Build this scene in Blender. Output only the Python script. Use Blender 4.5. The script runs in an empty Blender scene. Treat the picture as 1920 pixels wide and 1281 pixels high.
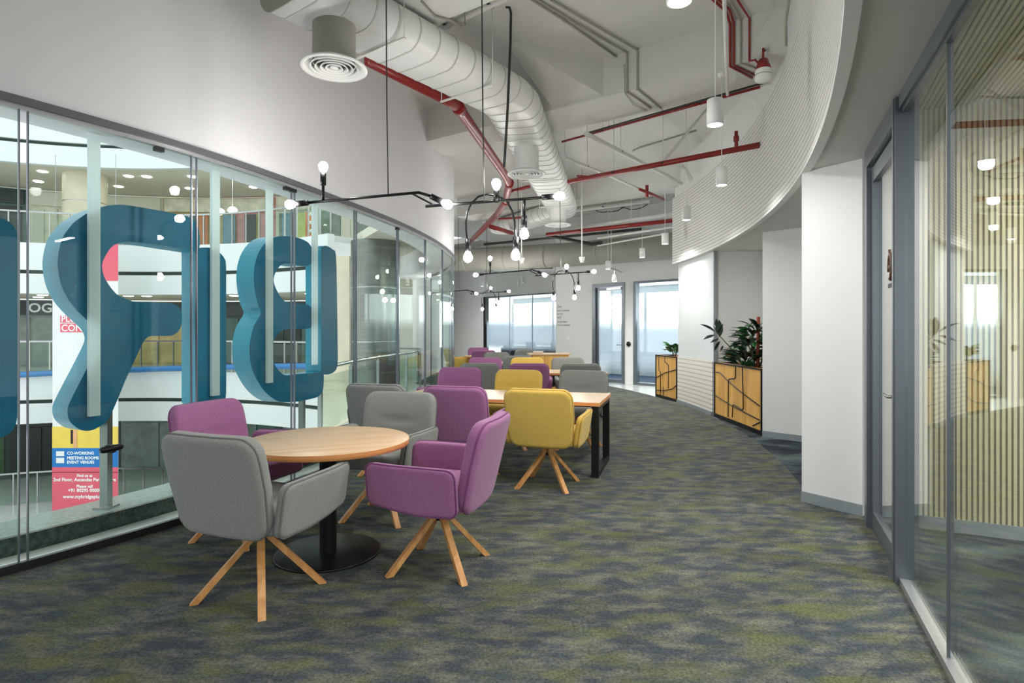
import bpy, bmesh, math, random
import numpy as np
from mathutils import Vector, Matrix

# ------------------------------------------------------------------ camera, world, exposure
F, HC, YH = 1100.0, 1.40, 620.0          # focal length in pixels, eye height, horizon row (1920x1281 frame)
sc = bpy.context.scene
col = sc.collection
cam_d = bpy.data.cameras.new('camera'); cam = bpy.data.objects.new('camera', cam_d); col.objects.link(cam)
cam_d.sensor_width = 36.0; cam_d.lens = F / 1920 * 36.0
cam_d.shift_y = -(640.5 - YH) / 1920
cam_d.clip_start = 0.05; cam_d.clip_end = 200
cam.location = (0, 0, HC); cam.rotation_euler = (math.pi / 2, 0, 0)
sc.camera = cam
W = bpy.data.worlds.new('world'); sc.world = W; W.use_nodes = True
bg = W.node_tree.nodes['Background']; bg.inputs[0].default_value = (0.93, 0.97, 1.0, 1); bg.inputs[1].default_value = 1.3
sc.view_settings.view_transform = 'Standard'; sc.view_settings.look = 'None'
sc.view_settings.gamma = 1; sc.view_settings.use_curve_mapping = False
sc.view_settings.exposure = 0.40
sc.cycles.max_bounces = 10; sc.cycles.transparent_max_bounces = 24; sc.cycles.diffuse_bounces = 5
sc.cycles.caustics_reflective = False; sc.cycles.caustics_refractive = False
sc.cycles.sample_clamp_indirect = 6.0
LAMP = 1.0            # overall lamp scale
R_ = math.radians
rnd = random.Random(7)

# ------------------------------------------------------------------ plan geometry: a ring around the atrium centre
CX, CY = -12.893, 9.813
_g = [(40,193),(200,236),(345,278),(400,293),(531,340),(662,388),(775,434),(812,453),(842,475),(853,486)]
def P(x, y, z=0.0):
    Y = F * (HC - z) / (y - YH); return Vector(((x - 960) * Y / F, Y, z))
def PD(x, y, Y):
    return Vector(((x - 960) * Y / F, Y, HC - (y - YH) * Y / F))
_ga = []
for x, y in _g:
    p = P(x, y, 2.74); _ga.append((math.atan2(p.y - CY, p.x - CX), math.hypot(p.x - CX, p.y - CY)))
_ga.sort()
_gt = np.array([a for a, _ in _ga]); _gr = np.array([r for _, r in _ga])
_dt = np.radians(np.arange(-120, 121, 1.0)); _dr = np.interp(_dt, _gt, _gr)
_k = np.exp(-0.5 * (np.arange(-6, 7) / 2.5) ** 2); _k /= _k.sum()
_dr = np.convolve(np.pad(_dr, 6, mode='edge'), _k, mode='valid')
def rg(t): return float(np.interp(t, _dt, _dr))        # radius of the glass wall at ring angle t
def ring(r, t, z=0.0): return Vector((CX + r * math.cos(t), CY + r * math.sin(t), z))
RB = 16.07            # curved perforated bulkhead
Z_SLAB, Z_SOF = 4.60, 2.70

# ------------------------------------------------------------------ materials
def lin(c):
    return tuple(((v / 255) / 12.92 if v / 255 <= 0.04045 else ((v / 255 + 0.055) / 1.055) ** 2.4) for v in c)
MATS = {}
def mat(name, rgb, rough=0.5, metal=0.0, noise=None, bump=None, emit=None, spec=0.5, sheen=0.0, coat=0.0, stretch=(1, 1, 1)):
    m = bpy.data.materials.new(name); m.use_nodes = True; nt = m.node_tree
    b = nt.nodes['Principled BSDF']; c = lin(rgb)
    b.inputs['Base Color'].default_value = (*c, 1); b.inputs['Roughness'].default_value = rough
    b.inputs['Metallic'].default_value = metal; b.inputs['Specular IOR Level'].default_value = spec
    if sheen: b.inputs['Sheen Weight'].default_value = sheen
    if coat: b.inputs['Coat Weight'].default_value = coat
    if emit:
        b.inputs['Emission Color'].default_value = (*lin(emit[0]), 1); b.inputs['Emission Strength'].default_value = emit[1]
    if noise or bump:
        tc = nt.nodes.new('ShaderNodeTexCoord'); mp = nt.nodes.new('ShaderNodeMapping')
        mp.inputs['Scale'].default_value = stretch; nt.links.new(tc.outputs['Object'], mp.inputs[0])
    if noise:
        n = nt.nodes.new('ShaderNodeTexNoise'); n.inputs['Scale'].default_value = noise[0]; n.inputs['Detail'].default_value = 4
        r = nt.nodes.new('ShaderNodeValToRGB'); a = noise[1]
        r.color_ramp.elements[0].position = 0.3; r.color_ramp.elements[1].position = 0.7
        r.color_ramp.elements[0].color = (*[v * (1 - a) for v in c], 1); r.color_ramp.elements[1].color = (*[min(1, v * (1 + a)) for v in c], 1)
        nt.links.new(mp.outputs[0], n.inputs['Vector']); nt.links.new(n.outputs['Fac'], r.inputs[0]); nt.links.new(r.outputs[0], b.inputs['Base Color'])
    if bump:
        n2 = nt.nodes.new('ShaderNodeTexNoise'); n2.inputs['Scale'].default_value = bump[0]; n2.inputs['Detail'].default_value = 3
        bp = nt.nodes.new('ShaderNodeBump'); bp.inputs['Strength'].default_value = bump[1]; bp.inputs['Distance'].default_value = 0.004
        nt.links.new(mp.outputs[0], n2.inputs['Vector']); nt.links.new(n2.outputs['Fac'], bp.inputs['Height']); nt.links.new(bp.outputs[0], b.inputs['Normal'])
    MATS[name] = m; return m
def glass(name, tint, refl=1.0, ior=1.45, rough=0.0):
    m = bpy.data.materials.new(name); m.use_nodes = True; nt = m.node_tree; nt.nodes.clear()
    o = nt.nodes.new('ShaderNodeOutputMaterial'); mx = nt.nodes.new('ShaderNodeMixShader')
    t = nt.nodes.new('ShaderNodeBsdfTransparent'); t.inputs[0].default_value = (*tint, 1)
    g = nt.nodes.new('ShaderNodeBsdfGlossy'); g.inputs['Roughness'].default_value = rough; g.inputs[0].default_value = (1, 1, 1, 1)
    fr = nt.nodes.new('ShaderNodeFresnel'); gm = nt.nodes.new('ShaderNodeNewGeometry'); mr = nt.nodes.new('ShaderNodeMapRange')
    mr.inputs['To Min'].default_value = ior; mr.inputs['To Max'].default_value = 1 / ior        # thin sheet: same reflectance on both faces
    nt.links.new(gm.outputs['Backfacing'], mr.inputs['Value']); nt.links.new(mr.outputs[0], fr.inputs[0])
    mu = nt.nodes.new('ShaderNodeMath'); mu.operation = 'MULTIPLY'; mu.inputs[1].default_value = refl
    nt.links.new(fr.outputs[0], mu.inputs[0]); nt.links.new(mu.outputs[0], mx.inputs[0])
    nt.links.new(t.outputs[0], mx.inputs[1]); nt.links.new(g.outputs[0], mx.inputs[2]); nt.links.new(mx.outputs[0], o.inputs[0])
    MATS[name] = m; return m
def frost(name, rgb, clear):
    m = bpy.data.materials.new(name); m.use_nodes = True; nt = m.node_tree; nt.nodes.clear()
    o = nt.nodes.new('ShaderNodeOutputMaterial'); mx = nt.nodes.new('ShaderNodeMixShader'); mx2 = nt.nodes.new('ShaderNodeMixShader')
    tl = nt.nodes.new('ShaderNodeBsdfTranslucent'); df = nt.nodes.new('ShaderNodeBsdfDiffuse'); tr = nt.nodes.new('ShaderNodeBsdfTransparent')
    for n in (tl, df): n.inputs[0].default_value = (*lin(rgb), 1)
    mx.inputs[0].default_value = 0.4; mx2.inputs[0].default_value = clear
    nt.links.new(tl.outputs[0], mx.inputs[1]); nt.links.new(df.outputs[0], mx.inputs[2])
    nt.links.new(mx.outputs[0], mx2.inputs[1]); nt.links.new(tr.outputs[0], mx2.inputs[2]); nt.links.new(mx2.outputs[0], o.inputs[0])
    MATS[name] = m; return m
def wood(name, a, b_, axis=0, scale=9.0, rough=0.42):
    m = bpy.data.materials.new(name); m.use_nodes = True; nt = m.node_tree; b = nt.nodes['Principled BSDF']
    tc = nt.nodes.new('ShaderNodeTexCoord'); mp = nt.nodes.new('ShaderNodeMapping'); s = [scale * 2.2] * 3; s[axis] = scale * 0.12
    mp.inputs['Scale'].default_value = s
    n = nt.nodes.new('ShaderNodeTexNoise'); n.inputs['Scale'].default_value = 1.0; n.inputs['Detail'].default_value = 5; n.inputs['Distortion'].default_value = 0.4
    r = nt.nodes.new('ShaderNodeValToRGB'); r.color_ramp.elements[0].position = 0.35; r.color_ramp.elements[1].position = 0.68
    r.color_ramp.elements[0].color = (*lin(a), 1); r.color_ramp.elements[1].color = (*lin(b_), 1)
    nt.links.new(tc.outputs['Object'], mp.inputs[0]); nt.links.new(mp.outputs[0], n.inputs[0]); nt.links.new(n.outputs['Fac'], r.inputs[0])
    nt.links.new(r.outputs[0], b.inputs['Base Color']); b.inputs['Roughness'].default_value = rough
    MATS[name] = m; return m
def carpet(name, cols, stretch, ang=0.0):
    m = bpy.data.materials.new(name); m.use_nodes = True; nt = m.node_tree; b = nt.nodes['Principled BSDF']; L = nt.links.new; N = nt.nodes.new
    tc = N('ShaderNodeTexCoord'); mp = N('ShaderNodeMapping'); mp.inputs['Scale'].default_value = stretch; mp.inputs['Rotation'].default_value = (0, 0, ang)
    L(tc.outputs['Object'], mp.inputs[0])
    n1 = N('ShaderNodeTexNoise'); n1.inputs['Scale'].default_value = 1.0; n1.inputs['Detail'].default_value = 6; n1.inputs['Roughness'].default_value = 0.62
    n2 = N('ShaderNodeTexNoise'); n2.inputs['Scale'].default_value = 0.62; n2.inputs['Detail'].default_value = 5; n2.noise_dimensions = '4D'; n2.inputs['W'].default_value = 3.0
    fine = N('ShaderNodeTexNoise'); fine.inputs['Scale'].default_value = 70; fine.inputs['Detail'].default_value = 6; fine.inputs['Roughness'].default_value = 0.75
    L(mp.outputs[0], n1.inputs['Vector']); L(mp.outputs[0], n2.inputs['Vector']); L(tc.outputs['Object'], fine.inputs['Vector'])
    r1 = N('ShaderNodeValToRGB'); e = r1.color_ramp.elements
    e[0].position = 0.44; e[0].color = (*lin(cols[0]), 1); e[1].position = 0.68; e[1].color = (*lin(cols[1]), 1)
    L(n1.outputs['Fac'], r1.inputs[0])
    r2 = N('ShaderNodeValToRGB'); e = r2.color_ramp.elements
    e[0].position = 0.48; e[0].color = (0, 0, 0, 1); e[1].position = 0.68; e[1].color = (1, 1, 1, 1); L(n2.outputs['Fac'], r2.inputs[0])
    mx = N('ShaderNodeMix'); mx.data_type = 'RGBA'; L(r2.outputs[0], mx.inputs['Factor']); L(r1.outputs[0], mx.inputs['A']); mx.inputs['B'].default_value = (*lin(cols[2]), 1)
    br = N('ShaderNodeTexBrick'); br.inputs['Scale'].default_value = 1.0; br.inputs['Brick Width'].default_value = 1.0; br.inputs['Row Height'].default_value = 0.25
    br.inputs['Mortar Size'].default_value = 0.0015; br.inputs['Color1'].default_value = (0.86, 0.86, 0.86, 1); br.inputs['Color2'].default_value = (1.1, 1.1, 1.1, 1); br.inputs['Mortar'].default_value = (0.72, 0.72, 0.72, 1)
    mpb = N('ShaderNodeMapping'); mpb.inputs['Rotation'].default_value = (0, 0, R_(-38)); L(tc.outputs['Object'], mpb.inputs[0]); L(mpb.outputs[0], br.inputs['Vector'])
    m2 = N('ShaderNodeMix'); m2.data_type = 'RGBA'; m2.blend_type = 'MULTIPLY'; m2.inputs['Factor'].default_value = 1.0; L(mx.outputs['Result'], m2.inputs['A']); L(br.outputs['Color'], m2.inputs['B'])
    fr = N('ShaderNodeMapRange'); fr.inputs['From Min'].default_value = 0.3; fr.inputs['From Max'].default_value = 0.7; fr.inputs['To Min'].default_value = 0.35; fr.inputs['To Max'].default_value = 1.75
    L(fine.outputs['Fac'], fr.inputs['Value'])
    m3 = N('ShaderNodeMix'); m3.data_type = 'RGBA'; m3.blend_type = 'MULTIPLY'; m3.inputs['Factor'].default_value = 1.0; L(m2.outputs['Result'], m3.inputs['A']); L(fr.outputs['Result'], m3.inputs['B'])
    L(m3.outputs['Result'], b.inputs['Base Color']); b.inputs['Roughness'].default_value = 0.95; b.inputs['Specular IOR Level'].default_value = 0.15
    bp = N('ShaderNodeBump'); bp.inputs['Strength'].default_value = 0.6; bp.inputs['Distance'].default_value = 0.004; L(fine.outputs['Fac'], bp.inputs['Height']); L(bp.outputs[0], b.inputs['Normal'])
    MATS[name] = m; return m
def perforated(name, rgb, cu, cz, rad, fixed_x=False):
    """white sheet with rows of small holes laid out along the ring (arc length, height)"""
    m = bpy.data.materials.new(name); m.use_nodes = True; nt = m.node_tree; b = nt.nodes['Principled BSDF']; L = nt.links.new; N = nt.nodes.new
    def M(op, a, b2=None):
        n = N('ShaderNodeMath'); n.operation = op
        for i, v in enumerate((a, b2)):
            if v is None: continue
            if isinstance(v, (int, float)): n.inputs[i].default_value = v
            else: L(v, n.inputs[i])
        return n.outputs[0]
    g = N('ShaderNodeNewGeometry'); sx = N('ShaderNodeSeparateXYZ'); L(g.outputs['Position'], sx.inputs[0])
    s = M('MULTIPLY', M('ARCTAN2', M('SUBTRACT', sx.outputs[1], CY), M('SUBTRACT', sx.outputs[0], CX)), RB)
    fu = M('SUBTRACT', M('FRACT', M('DIVIDE', s, cu)), 0.5); fz = M('SUBTRACT', M('FRACT', M('DIVIDE', sx.outputs[2], cz)), 0.5)
    du = M('MULTIPLY', fu, cu); dz = M('MULTIPLY', fz, cz)
    d = M('SQRT', M('ADD', M('MULTIPLY', du, du), M('MULTIPLY', dz, dz)))
    hole = M('LESS_THAN', d, rad)
    mx = N('ShaderNodeMix'); mx.data_type = 'RGBA'; L(hole, mx.inputs['Factor']); mx.inputs['A'].default_value = (*lin(rgb), 1); mx.inputs['B'].default_value = (*lin((146, 144, 140)), 1)
    L(mx.outputs['Result'], b.inputs['Base Color']); b.inputs['Roughness'].default_value = 0.55
    MATS[name] = m; return m

mat('white_wall', (226, 226, 224), 0.7, noise=(1.2, 0.02), bump=(60, 0.05))
mat('left_wall', (230, 229, 231), 0.7, noise=(0.8, 0.02), bump=(60, 0.05))
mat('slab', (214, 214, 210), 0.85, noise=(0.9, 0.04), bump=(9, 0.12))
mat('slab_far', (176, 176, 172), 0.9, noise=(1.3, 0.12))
mat('soffit', (206, 208, 204), 0.8, noise=(2, 0.015))
mat('gloss_white', (214, 218, 218), 0.12, noise=(2, 0.01))
mat('skirting', (150, 158, 162), 0.45, metal=0.3, noise=(8, 0.04))
mat('alu', (112, 118, 124), 0.35, metal=0.55, noise=(20, 0.03))
mat('channel', (108, 110, 112), 0.4, metal=0.3, noise=(20, 0.04))
mat('alu_light', (196, 198, 198), 0.3, metal=0.7, noise=(30, 0.04))
mat('dark_metal', (58, 60, 60), 0.35, metal=0.7, noise=(30, 0.05))
mat('black_metal', (20, 21, 22), 0.38, metal=0.4, noise=(40, 0.06), bump=(300, 0.05))
mat('steel', (170, 172, 170), 0.22, metal=1.0, noise=(6, 0.06))
mat('brushed_steel', (118, 122, 116), 0.3, metal=0.95, noise=(2.5, 0.12), stretch=(1, 1, 9))
mat('duct_white', (236, 236, 234), 0.38, noise=(3, 0.02), bump=(14, 0.12))
mat('seam_grey', (198, 198, 194), 0.5, noise=(8, 0.04))
mat('duct_grey', (160, 158, 148), 0.6, noise=(3, 0.06))
mat('pipe_red', (140, 36, 34), 0.3, noise=(6, 0.06))
mat('pipe_white', (224, 224, 220), 0.45, noise=(8, 0.04))
mat('pipe_dark', (44, 44, 42), 0.5, noise=(10, 0.1))
mat('letter_blue', (0, 100, 134), 0.5, noise=(2.2, 0.14), bump=(40, 0.04), spec=0.3)
mat('letter_side', (0, 134, 160), 0.35, noise=(2.6, 0.16), spec=0.4)
mat('granite_dark', (58, 72, 66), 0.2, noise=(34, 0.55))
mat('granite_light', (150, 168, 162), 0.15, noise=(40, 0.2))
mat('ledge', (214, 216, 208), 0.5, noise=(14, 0.05))
mat('stone_floor', (206, 210, 206), 0.18, noise=(3, 0.05))
mat('fascia', (222, 226, 226), 0.45, noise=(0.7, 0.02))
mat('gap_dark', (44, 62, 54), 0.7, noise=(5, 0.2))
mat('mall_soffit', (206, 202, 186), 0.7, noise=(0.8, 0.03))
mat('mall_wall', (220, 218, 204), 0.6, noise=(0.8, 0.05))
mat('cream_stone', (214, 204, 180), 0.45, noise=(1.6, 0.10))
mat('blue_rail', (52, 120, 180), 0.3, noise=(4, 0.05))
mat('banner_white', (228, 228, 228), 0.6, noise=(2.2, 0.04))
mat('banner_pink', (222, 92, 112), 0.6, noise=(3, 0.03))
mat('banner_blue', (14, 112, 186), 0.6, noise=(3, 0.03))
mat('banner_yellow', (232, 200, 84), 0.6, noise=(3, 0.06))
mat('banner_skin', (226, 168, 120), 0.6, noise=(3, 0.06))
mat('text_white', (246, 246, 246), 0.6, noise=(9, 0.01))
mat('text_grey', (128, 130, 126), 0.7, noise=(9, 0.02))
mat('text_black', (14, 14, 14), 0.5, noise=(9, 0.05))
mat('logo_brown', (74, 40, 20), 0.5, noise=(20, 0.3))
mat('slat_cream', (206, 198, 158), 0.6, noise=(5, 0.06), stretch=(1, 1, 0.2))
mat('slat_back', (122, 117, 88), 0.8, noise=(5, 0.1))
mat('bulb', (255, 255, 255), 0.3, emit=((255, 252, 248), 170.0), noise=(3, 0.01))
mat('lamp_disc', (255, 255, 255), 0.3, emit=((255, 252, 246), 14.0), noise=(3, 0.01))
mat('lamp_white', (238, 238, 236), 0.4, noise=(4, 0.01))
mat('window_bright', (255, 255, 255), 0.6, emit=((246, 250, 255), 4.0), noise=(2, 0.02))
mat('globe', (255, 255, 255), 0.4, emit=((255, 255, 250), 3.0), noise=(3, 0.01))
mat('leaf_dark', (26, 44, 34), 0.28, noise=(12, 0.3))
mat('leaf_green', (44, 104, 48), 0.35, noise=(10, 0.35))
mat('stem', (70, 74, 50), 0.6, noise=(30, 0.2))
mat('moss_pole', (128, 62, 36), 0.9, noise=(40, 0.3), bump=(60, 0.6))
mat('soil', (48, 36, 28), 0.95, noise=(40, 0.4), bump=(60, 0.8))
mat('inlay', (30, 22, 16), 0.5, noise=(30, 0.1))
mat('office_carpet', (40, 58, 84), 0.95, noise=(5, 0.5))
mat('office_dark', (32, 40, 56), 0.8, noise=(8, 0.3))
mat('blind', (222, 226, 230), 0.7, noise=(2, 0.03))
for n, rgb in dict(shop_dark=(40, 52, 48), shop_teal=(74, 104, 98), shop_grey=(128, 142, 134), shop_cream=(220, 216, 196), shop_wood=(196, 172, 112),
                   shop_pink=(206, 140, 140), shop_blue=(110, 148, 172), shop_orange=(214, 122, 66), shop_green=(58, 88, 60), shop_black=(24, 28, 28), shop_lime=(206, 214, 132)).items():
    mat(n, rgb, 0.4, noise=(2.4, 0.25))
for n, rgb, sh in (('fabric_grey', (134, 134, 130), 0.2), ('fabric_purple', (152, 98, 138), 0.2), ('fabric_yellow', (208, 174, 86), 0.15)):
    mat(n, rgb, 0.92, noise=(220, 0.22), bump=(420, 0.35), sheen=sh, spec=0.2)
for n, rgb in (('piping_grey', (104, 105, 102)), ('piping_purple', (122, 66, 114)), ('piping_yellow', (178, 142, 58))):
    mat(n, rgb, 0.9, noise=(200, 0.2))
mat('seam_dark', (70, 58, 52), 0.95, noise=(200, 0.2))
wood('leg_wood', (186, 128, 72), (214, 160, 100), 2, 10)
wood('table_wood', (200, 166, 128), (214, 184, 148), 0, 7, 0.35)
wood('table_edge', (206, 138, 78), (222, 156, 94), 0, 8, 0.4)
wood('planter_wood', (206, 152, 76), (226, 178, 100), 2, 8, 0.5)
carpet('carpet_green', ((64, 70, 75), (110, 109, 96), (92, 97, 66)), (5.0, 11.0, 1), R_(12))
carpet('carpet_blue', ((36, 42, 50), (62, 72, 76), (104, 116, 116)), (2.2, 4.0, 1), R_(20))
perforated('perf', (226, 225, 221), 0.040, 0.052, 0.0115)
perforated('perf_lower', (224, 220, 208), 0.040, 0.075, 0.012)
glass('glass_clear', (0.925, 0.97, 0.95), 0.4)
glass('glass_room', (0.95, 0.965, 0.945), 1.2)
glass('glass_rail', (0.88, 0.95, 0.92), 0.5)
glass('glass_fin', (0.72, 0.86, 0.84), 0.6)
frost('bar_frost', (246, 251, 251), 0.04)
frost('frost_film', (206, 214, 222), 0.25)
def film(name, rgb, b0, b1, t0, t1, dens=0.8):
    """printed privacy film: clear below b0, frosted between b1 and t0, fading to clear at t1 (heights in metres)"""
    m = frost(name, rgb, 0.3); nt = m.node_tree; g = nt.nodes.new('ShaderNodeNewGeometry'); s = nt.nodes.new('ShaderNodeSeparateXYZ'); nt.links.new(g.outputs['Position'], s.inputs[0])
    outs = []
    for a, b in ((b0, b1), (t1, t0)):
        r = nt.nodes.new('ShaderNodeMapRange'); r.interpolation_type = 'SMOOTHSTEP'; r.inputs['From Min'].default_value = a; r.inputs['From Max'].default_value = b; nt.links.new(s.outputs[2], r.inputs['Value']); outs.append(r.outputs[0])
    mu = nt.nodes.new('ShaderNodeMath'); mu.operation = 'MULTIPLY'; nt.links.new(outs[0], mu.inputs[0]); nt.links.new(outs[1], mu.inputs[1])
    iv = nt.nodes.new('ShaderNodeMath'); iv.operation = 'MULTIPLY_ADD'; iv.inputs[1].default_value = -dens; iv.inputs[2].default_value = 1.0; nt.links.new(mu.outputs[0], iv.inputs[0])
    mix = [n for n in nt.nodes if n.type == 'MIX_SHADER' and any(l.to_node.type == 'OUTPUT_MATERIAL' for l in n.outputs[0].links)][0]
    nt.links.new(iv.outputs[0], mix.inputs[0]); return m
film('film_far', (196, 206, 216), 0.62, 0.95, 1.50, 1.85); film('film_near', (196, 206, 216), 0.25, 0.9, 1.35, 1.80)

# ------------------------------------------------------------------ mesh helpers
class MB:
    def __init__(s): s.v = []; s.f = []; s.m = []; s.sm = []
    def add(s, vs, fs, mi=0, smooth=False):
        o = len(s.v); s.v += [Vector(v) for v in vs]; s.f += [tuple(i + o for i in f) for f in fs]
        s.m += [mi] * len(fs); s.sm += [smooth] * len(fs); return s
    def box(s, x0, x1, y0, y1, z0, z1, mi=0):
        vs = [(x, y, z) for z in (z0, z1) for y in (y0, y1) for x in (x0, x1)]
        return s.add(vs, [(0, 2, 3, 1), (4, 5, 7, 6), (0, 1, 5, 4), (2, 6, 7, 3), (0, 4, 6, 2), (1, 3, 7, 5)], mi)
    def prism(s, poly, z0, z1, mi=0, top=None):
        n = len(poly); vs = [(p[0], p[1], z0) for p in poly] + [(p[0], p[1], z1) for p in poly]
        s.add(vs, [tuple(reversed(range(n)))], mi); o = len(s.v) - 2 * n
        s.f += [tuple(o + n + i for i in range(n))]; s.m += [mi if top is None else top]; s.sm += [False]
        for i in range(n):
            j = (i + 1) % n; s.f.append((o + i, o + j, o + n + j, o + n + i)); s.m.append(mi); s.sm.append(False)
        return s
    def bar(s, a, b, w, h, up=(0, 0, 1), mi=0, w2=None, h2=None):
        a = Vector(a); b = Vector(b); d = (b - a).normalized(); u = Vector(up)
        x = d.cross(u)
        if x.length < 1e-5: x = d.cross(Vector((1, 0, 0)))
        x.normalize(); y = x.cross(d); w2 = w if w2 is None else w2; h2 = h if h2 is None else h2
        vs = []
        for p, ww, hh in ((a, w, h), (b, w2, h2)):
            for sx, sy in ((-1, -1), (1, -1), (1, 1), (-1, 1)): vs.append(p + x * sx * ww / 2 + y * sy * hh / 2)
        return s.add(vs, [(3, 2, 1, 0), (4, 5, 6, 7), (0, 1, 5, 4), (1, 2, 6, 5), (2, 3, 7, 6), (3, 0, 4, 7)], mi)
    def tube(s, pts, r, n=10, cap=True, mi=0, rx=None, flat=None):
        """sweep a circle (or flat-oval when flat=(w,h)) along a polyline with mitred joints"""
        pts = [Vector(p) for p in pts]; N = len(pts); rad = r if isinstance(r, (list, tuple)) else [r] * N
        tang = []
        for i in range(N):
            if i == 0: t = pts[1] - pts[0]
            elif i == N - 1: t = pts[-1] - pts[-2]
            else: t = (pts[i] - pts[i - 1]).normalized() + (pts[i + 1] - pts[i]).normalized()
            tang.append(t.normalized())
        up = Vector((0, 0, 1))
        if abs(tang[0].dot(up)) > 0.95: up = Vector((0, 1, 0))
        vs = []; prev = None
        for i in range(N):
            t = tang[i]
            if prev is None:
                x = t.cross(up).normalized()
            else:
                x = prev - t * prev.dot(t)
                x = x.normalized() if x.length > 1e-6 else t.cross(up).normalized()
            if flat: x = t.cross(Vector((0, 0, 1))).normalized()
            prev = x; y = x.cross(t).normalized()
            m = 1.0
            if 0 < i < N - 1:
                c = tang[i].dot((pts[i + 1] - pts[i]).normalized()); m = 1.0 / max(c, 0.5)
            for k in range(n):
                a = 2 * math.pi * k / n
                if flat:
                    w, h = flat; rr = h / 2; ca, sa = math.cos(a), math.sin(a)
                    px = (w / 2 - rr) * (1 if ca >= 0 else -1) * (1 if abs(ca) > 1e-6 else 0) + rr * ca; py = rr * sa
                    vs.append(pts[i] + x * px * m + y * py)
                else:
                    mm = m if N > 2 and N < 6 else 1.0
                    vs.append(pts[i] + (x * math.cos(a) + y * math.sin(a)) * rad[i])
        fs = []
        for i in range(N - 1):
            for k in range(n):
                j = (k + 1) % n; fs.append((i * n + k, i * n + j, (i + 1) * n + j, (i + 1) * n + k))
        s.add(vs, fs, mi, True)
        if cap:
            o = len(s.v) - len(vs)
            s.f += [tuple(o + k for k in reversed(range(n))), tuple(o + (N - 1) * n + k for k in range(n))]; s.m += [mi, mi]; s.sm += [False, False]
        return s
    def lathe(s, prof, c=(0, 0, 0), n=24, mi=0, axis=None):
        """revolve (r, z) profile around a vertical axis through c"""
        vs = []
        for r, z in prof:
            for k in range(n):
                a = 2 * math.pi * k / n; vs.append((c[0] + r * math.cos(a), c[1] + r * math.sin(a), c[2] + z))
        fs = [(i * n + k, i * n + (k + 1) % n, (i + 1) * n + (k + 1) % n, (i + 1) * n + k) for i in range(len(prof) - 1) for k in range(n)]
        return s.add(vs, fs, mi, True)
    def arc(s, r0, r1, z0, z1, t0, t1, n=24, mi=0, ends=True):
        """box swept round the ring; r0/r1 numbers or functions of the angle"""
        f0 = r0 if callable(r0) else (lambda t: r0); f1 = r1 if callable(r1) else (lambda t: r1)
        vs = []
        for i in range(n + 1):
            t = t0 + (t1 - t0) * i / n
            for r, z in ((f0(t), z0), (f1(t), z0), (f1(t), z1), (f0(t), z1)): vs.append(ring(r, t, z))
        fs = []
        for i in range(n):
            for k in range(4):
                j = (k + 1) % 4; fs.append((i * 4 + k, i * 4 + j, (i + 1) * 4 + j, (i + 1) * 4 + k))
        fs += [(3, 2, 1, 0), (n * 4, n * 4 + 1, n * 4 + 2, n * 4 + 3)]
        return s.add(vs, fs, mi)
    def sphere(s, c, r, n=12, m=8, mi=0, sz=1.0):
        prof = [(r * math.sin(math.pi * i / m), -r * sz * math.cos(math.pi * i / m)) for i in range(m + 1)]
        return s.lathe(prof, c, n, mi)
    def build(s, name, mats, parent=None, fix=True):
        me = bpy.data.meshes.new(name)
        off = parent.location.copy() if parent is not None and parent.get('_world') else Vector((0, 0, 0))
        me.from_pydata([tuple(v - off) for v in s.v], [], s.f)
        for m in (mats if isinstance(mats, (list, tuple)) else [mats]): me.materials.append(MATS[m])
        me.polygons.foreach_set('material_index', s.m); me.polygons.foreach_set('use_smooth', s.sm)
        if fix:
            bm = bmesh.new(); bm.from_mesh(me); bmesh.ops.remove_doubles(bm, verts=bm.verts, dist=1e-6)
            bmesh.ops.recalc_face_normals(bm, faces=bm.faces); bm.to_mesh(me); bm.free()
        me.update()
        o = bpy.data.objects.new(name, me); col.objects.link(o)
        if parent is not None: o.parent = parent
        return o
def tag(o, label=None, cat=None, group=None, kind=None):
    if label: o['label'] = label
    if cat: o['category'] = cat
    if group: o['group'] = group
    if kind: o['kind'] = kind
    return o
def thing(name, label, cat, loc=(0, 0, 0), rz=0.0, group=None, world=True):
    o = bpy.data.objects.new(name, None); col.objects.link(o); o.empty_display_size = 0.1
    o.location = loc; o.rotation_euler = (0, 0, rz); o['_world'] = 1 if world else 0
    return tag(o, label, cat, group)
def struct(o, label=None): 
    o['kind'] = 'structure'
    if label: o['label'] = label
    return o
def sempty(name, loc=(0, 0, 0), label=None):
    o = bpy.data.objects.new(name, None); col.objects.link(o); o.location = loc; o['_world'] = 1
    return struct(o, label)
def copy_tree(o, parent=None):
    c = o.copy(); col.objects.link(c); c.parent = parent
    for ch in list(o.children): copy_tree(ch, c)
    return c
def tmesh(name, body, size, m, parent=None, mw=None, align='LEFT', ext=0.0, bold=0.0):
    cu = bpy.data.curves.new(name, 'FONT'); cu.body = body; cu.size = size; cu.align_x = align; cu.extrude = ext; cu.offset = bold; cu.resolution_u = 3
    to = bpy.data.objects.new('tmp', cu); col.objects.link(to)
    bpy.context.view_layer.update()
    me = bpy.data.meshes.new_from_object(to.evaluated_get(bpy.context.evaluated_depsgraph_get()))
    bpy.data.objects.remove(to); bpy.data.curves.remove(cu)
    me.materials.clear(); me.materials.append(MATS[m]); me.name = name
    if mw is not None:
        w = mw.copy()
        if parent is not None and parent.get('_world'): w = Matrix.Translation(-parent.location) @ w
        me.transform(w)
    o = bpy.data.objects.new(name, me); col.objects.link(o)
    if parent is not None: o.parent = parent
    return o
def plane_mw(origin, xdir, zdir=(0, 0, 1)):
    x = Vector(xdir).normalized(); y = Vector(zdir).normalized(); n = x.cross(y)
    m = Matrix((x, y, n)).transposed().to_4x4(); m.translation = Vector(origin); return m
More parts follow.
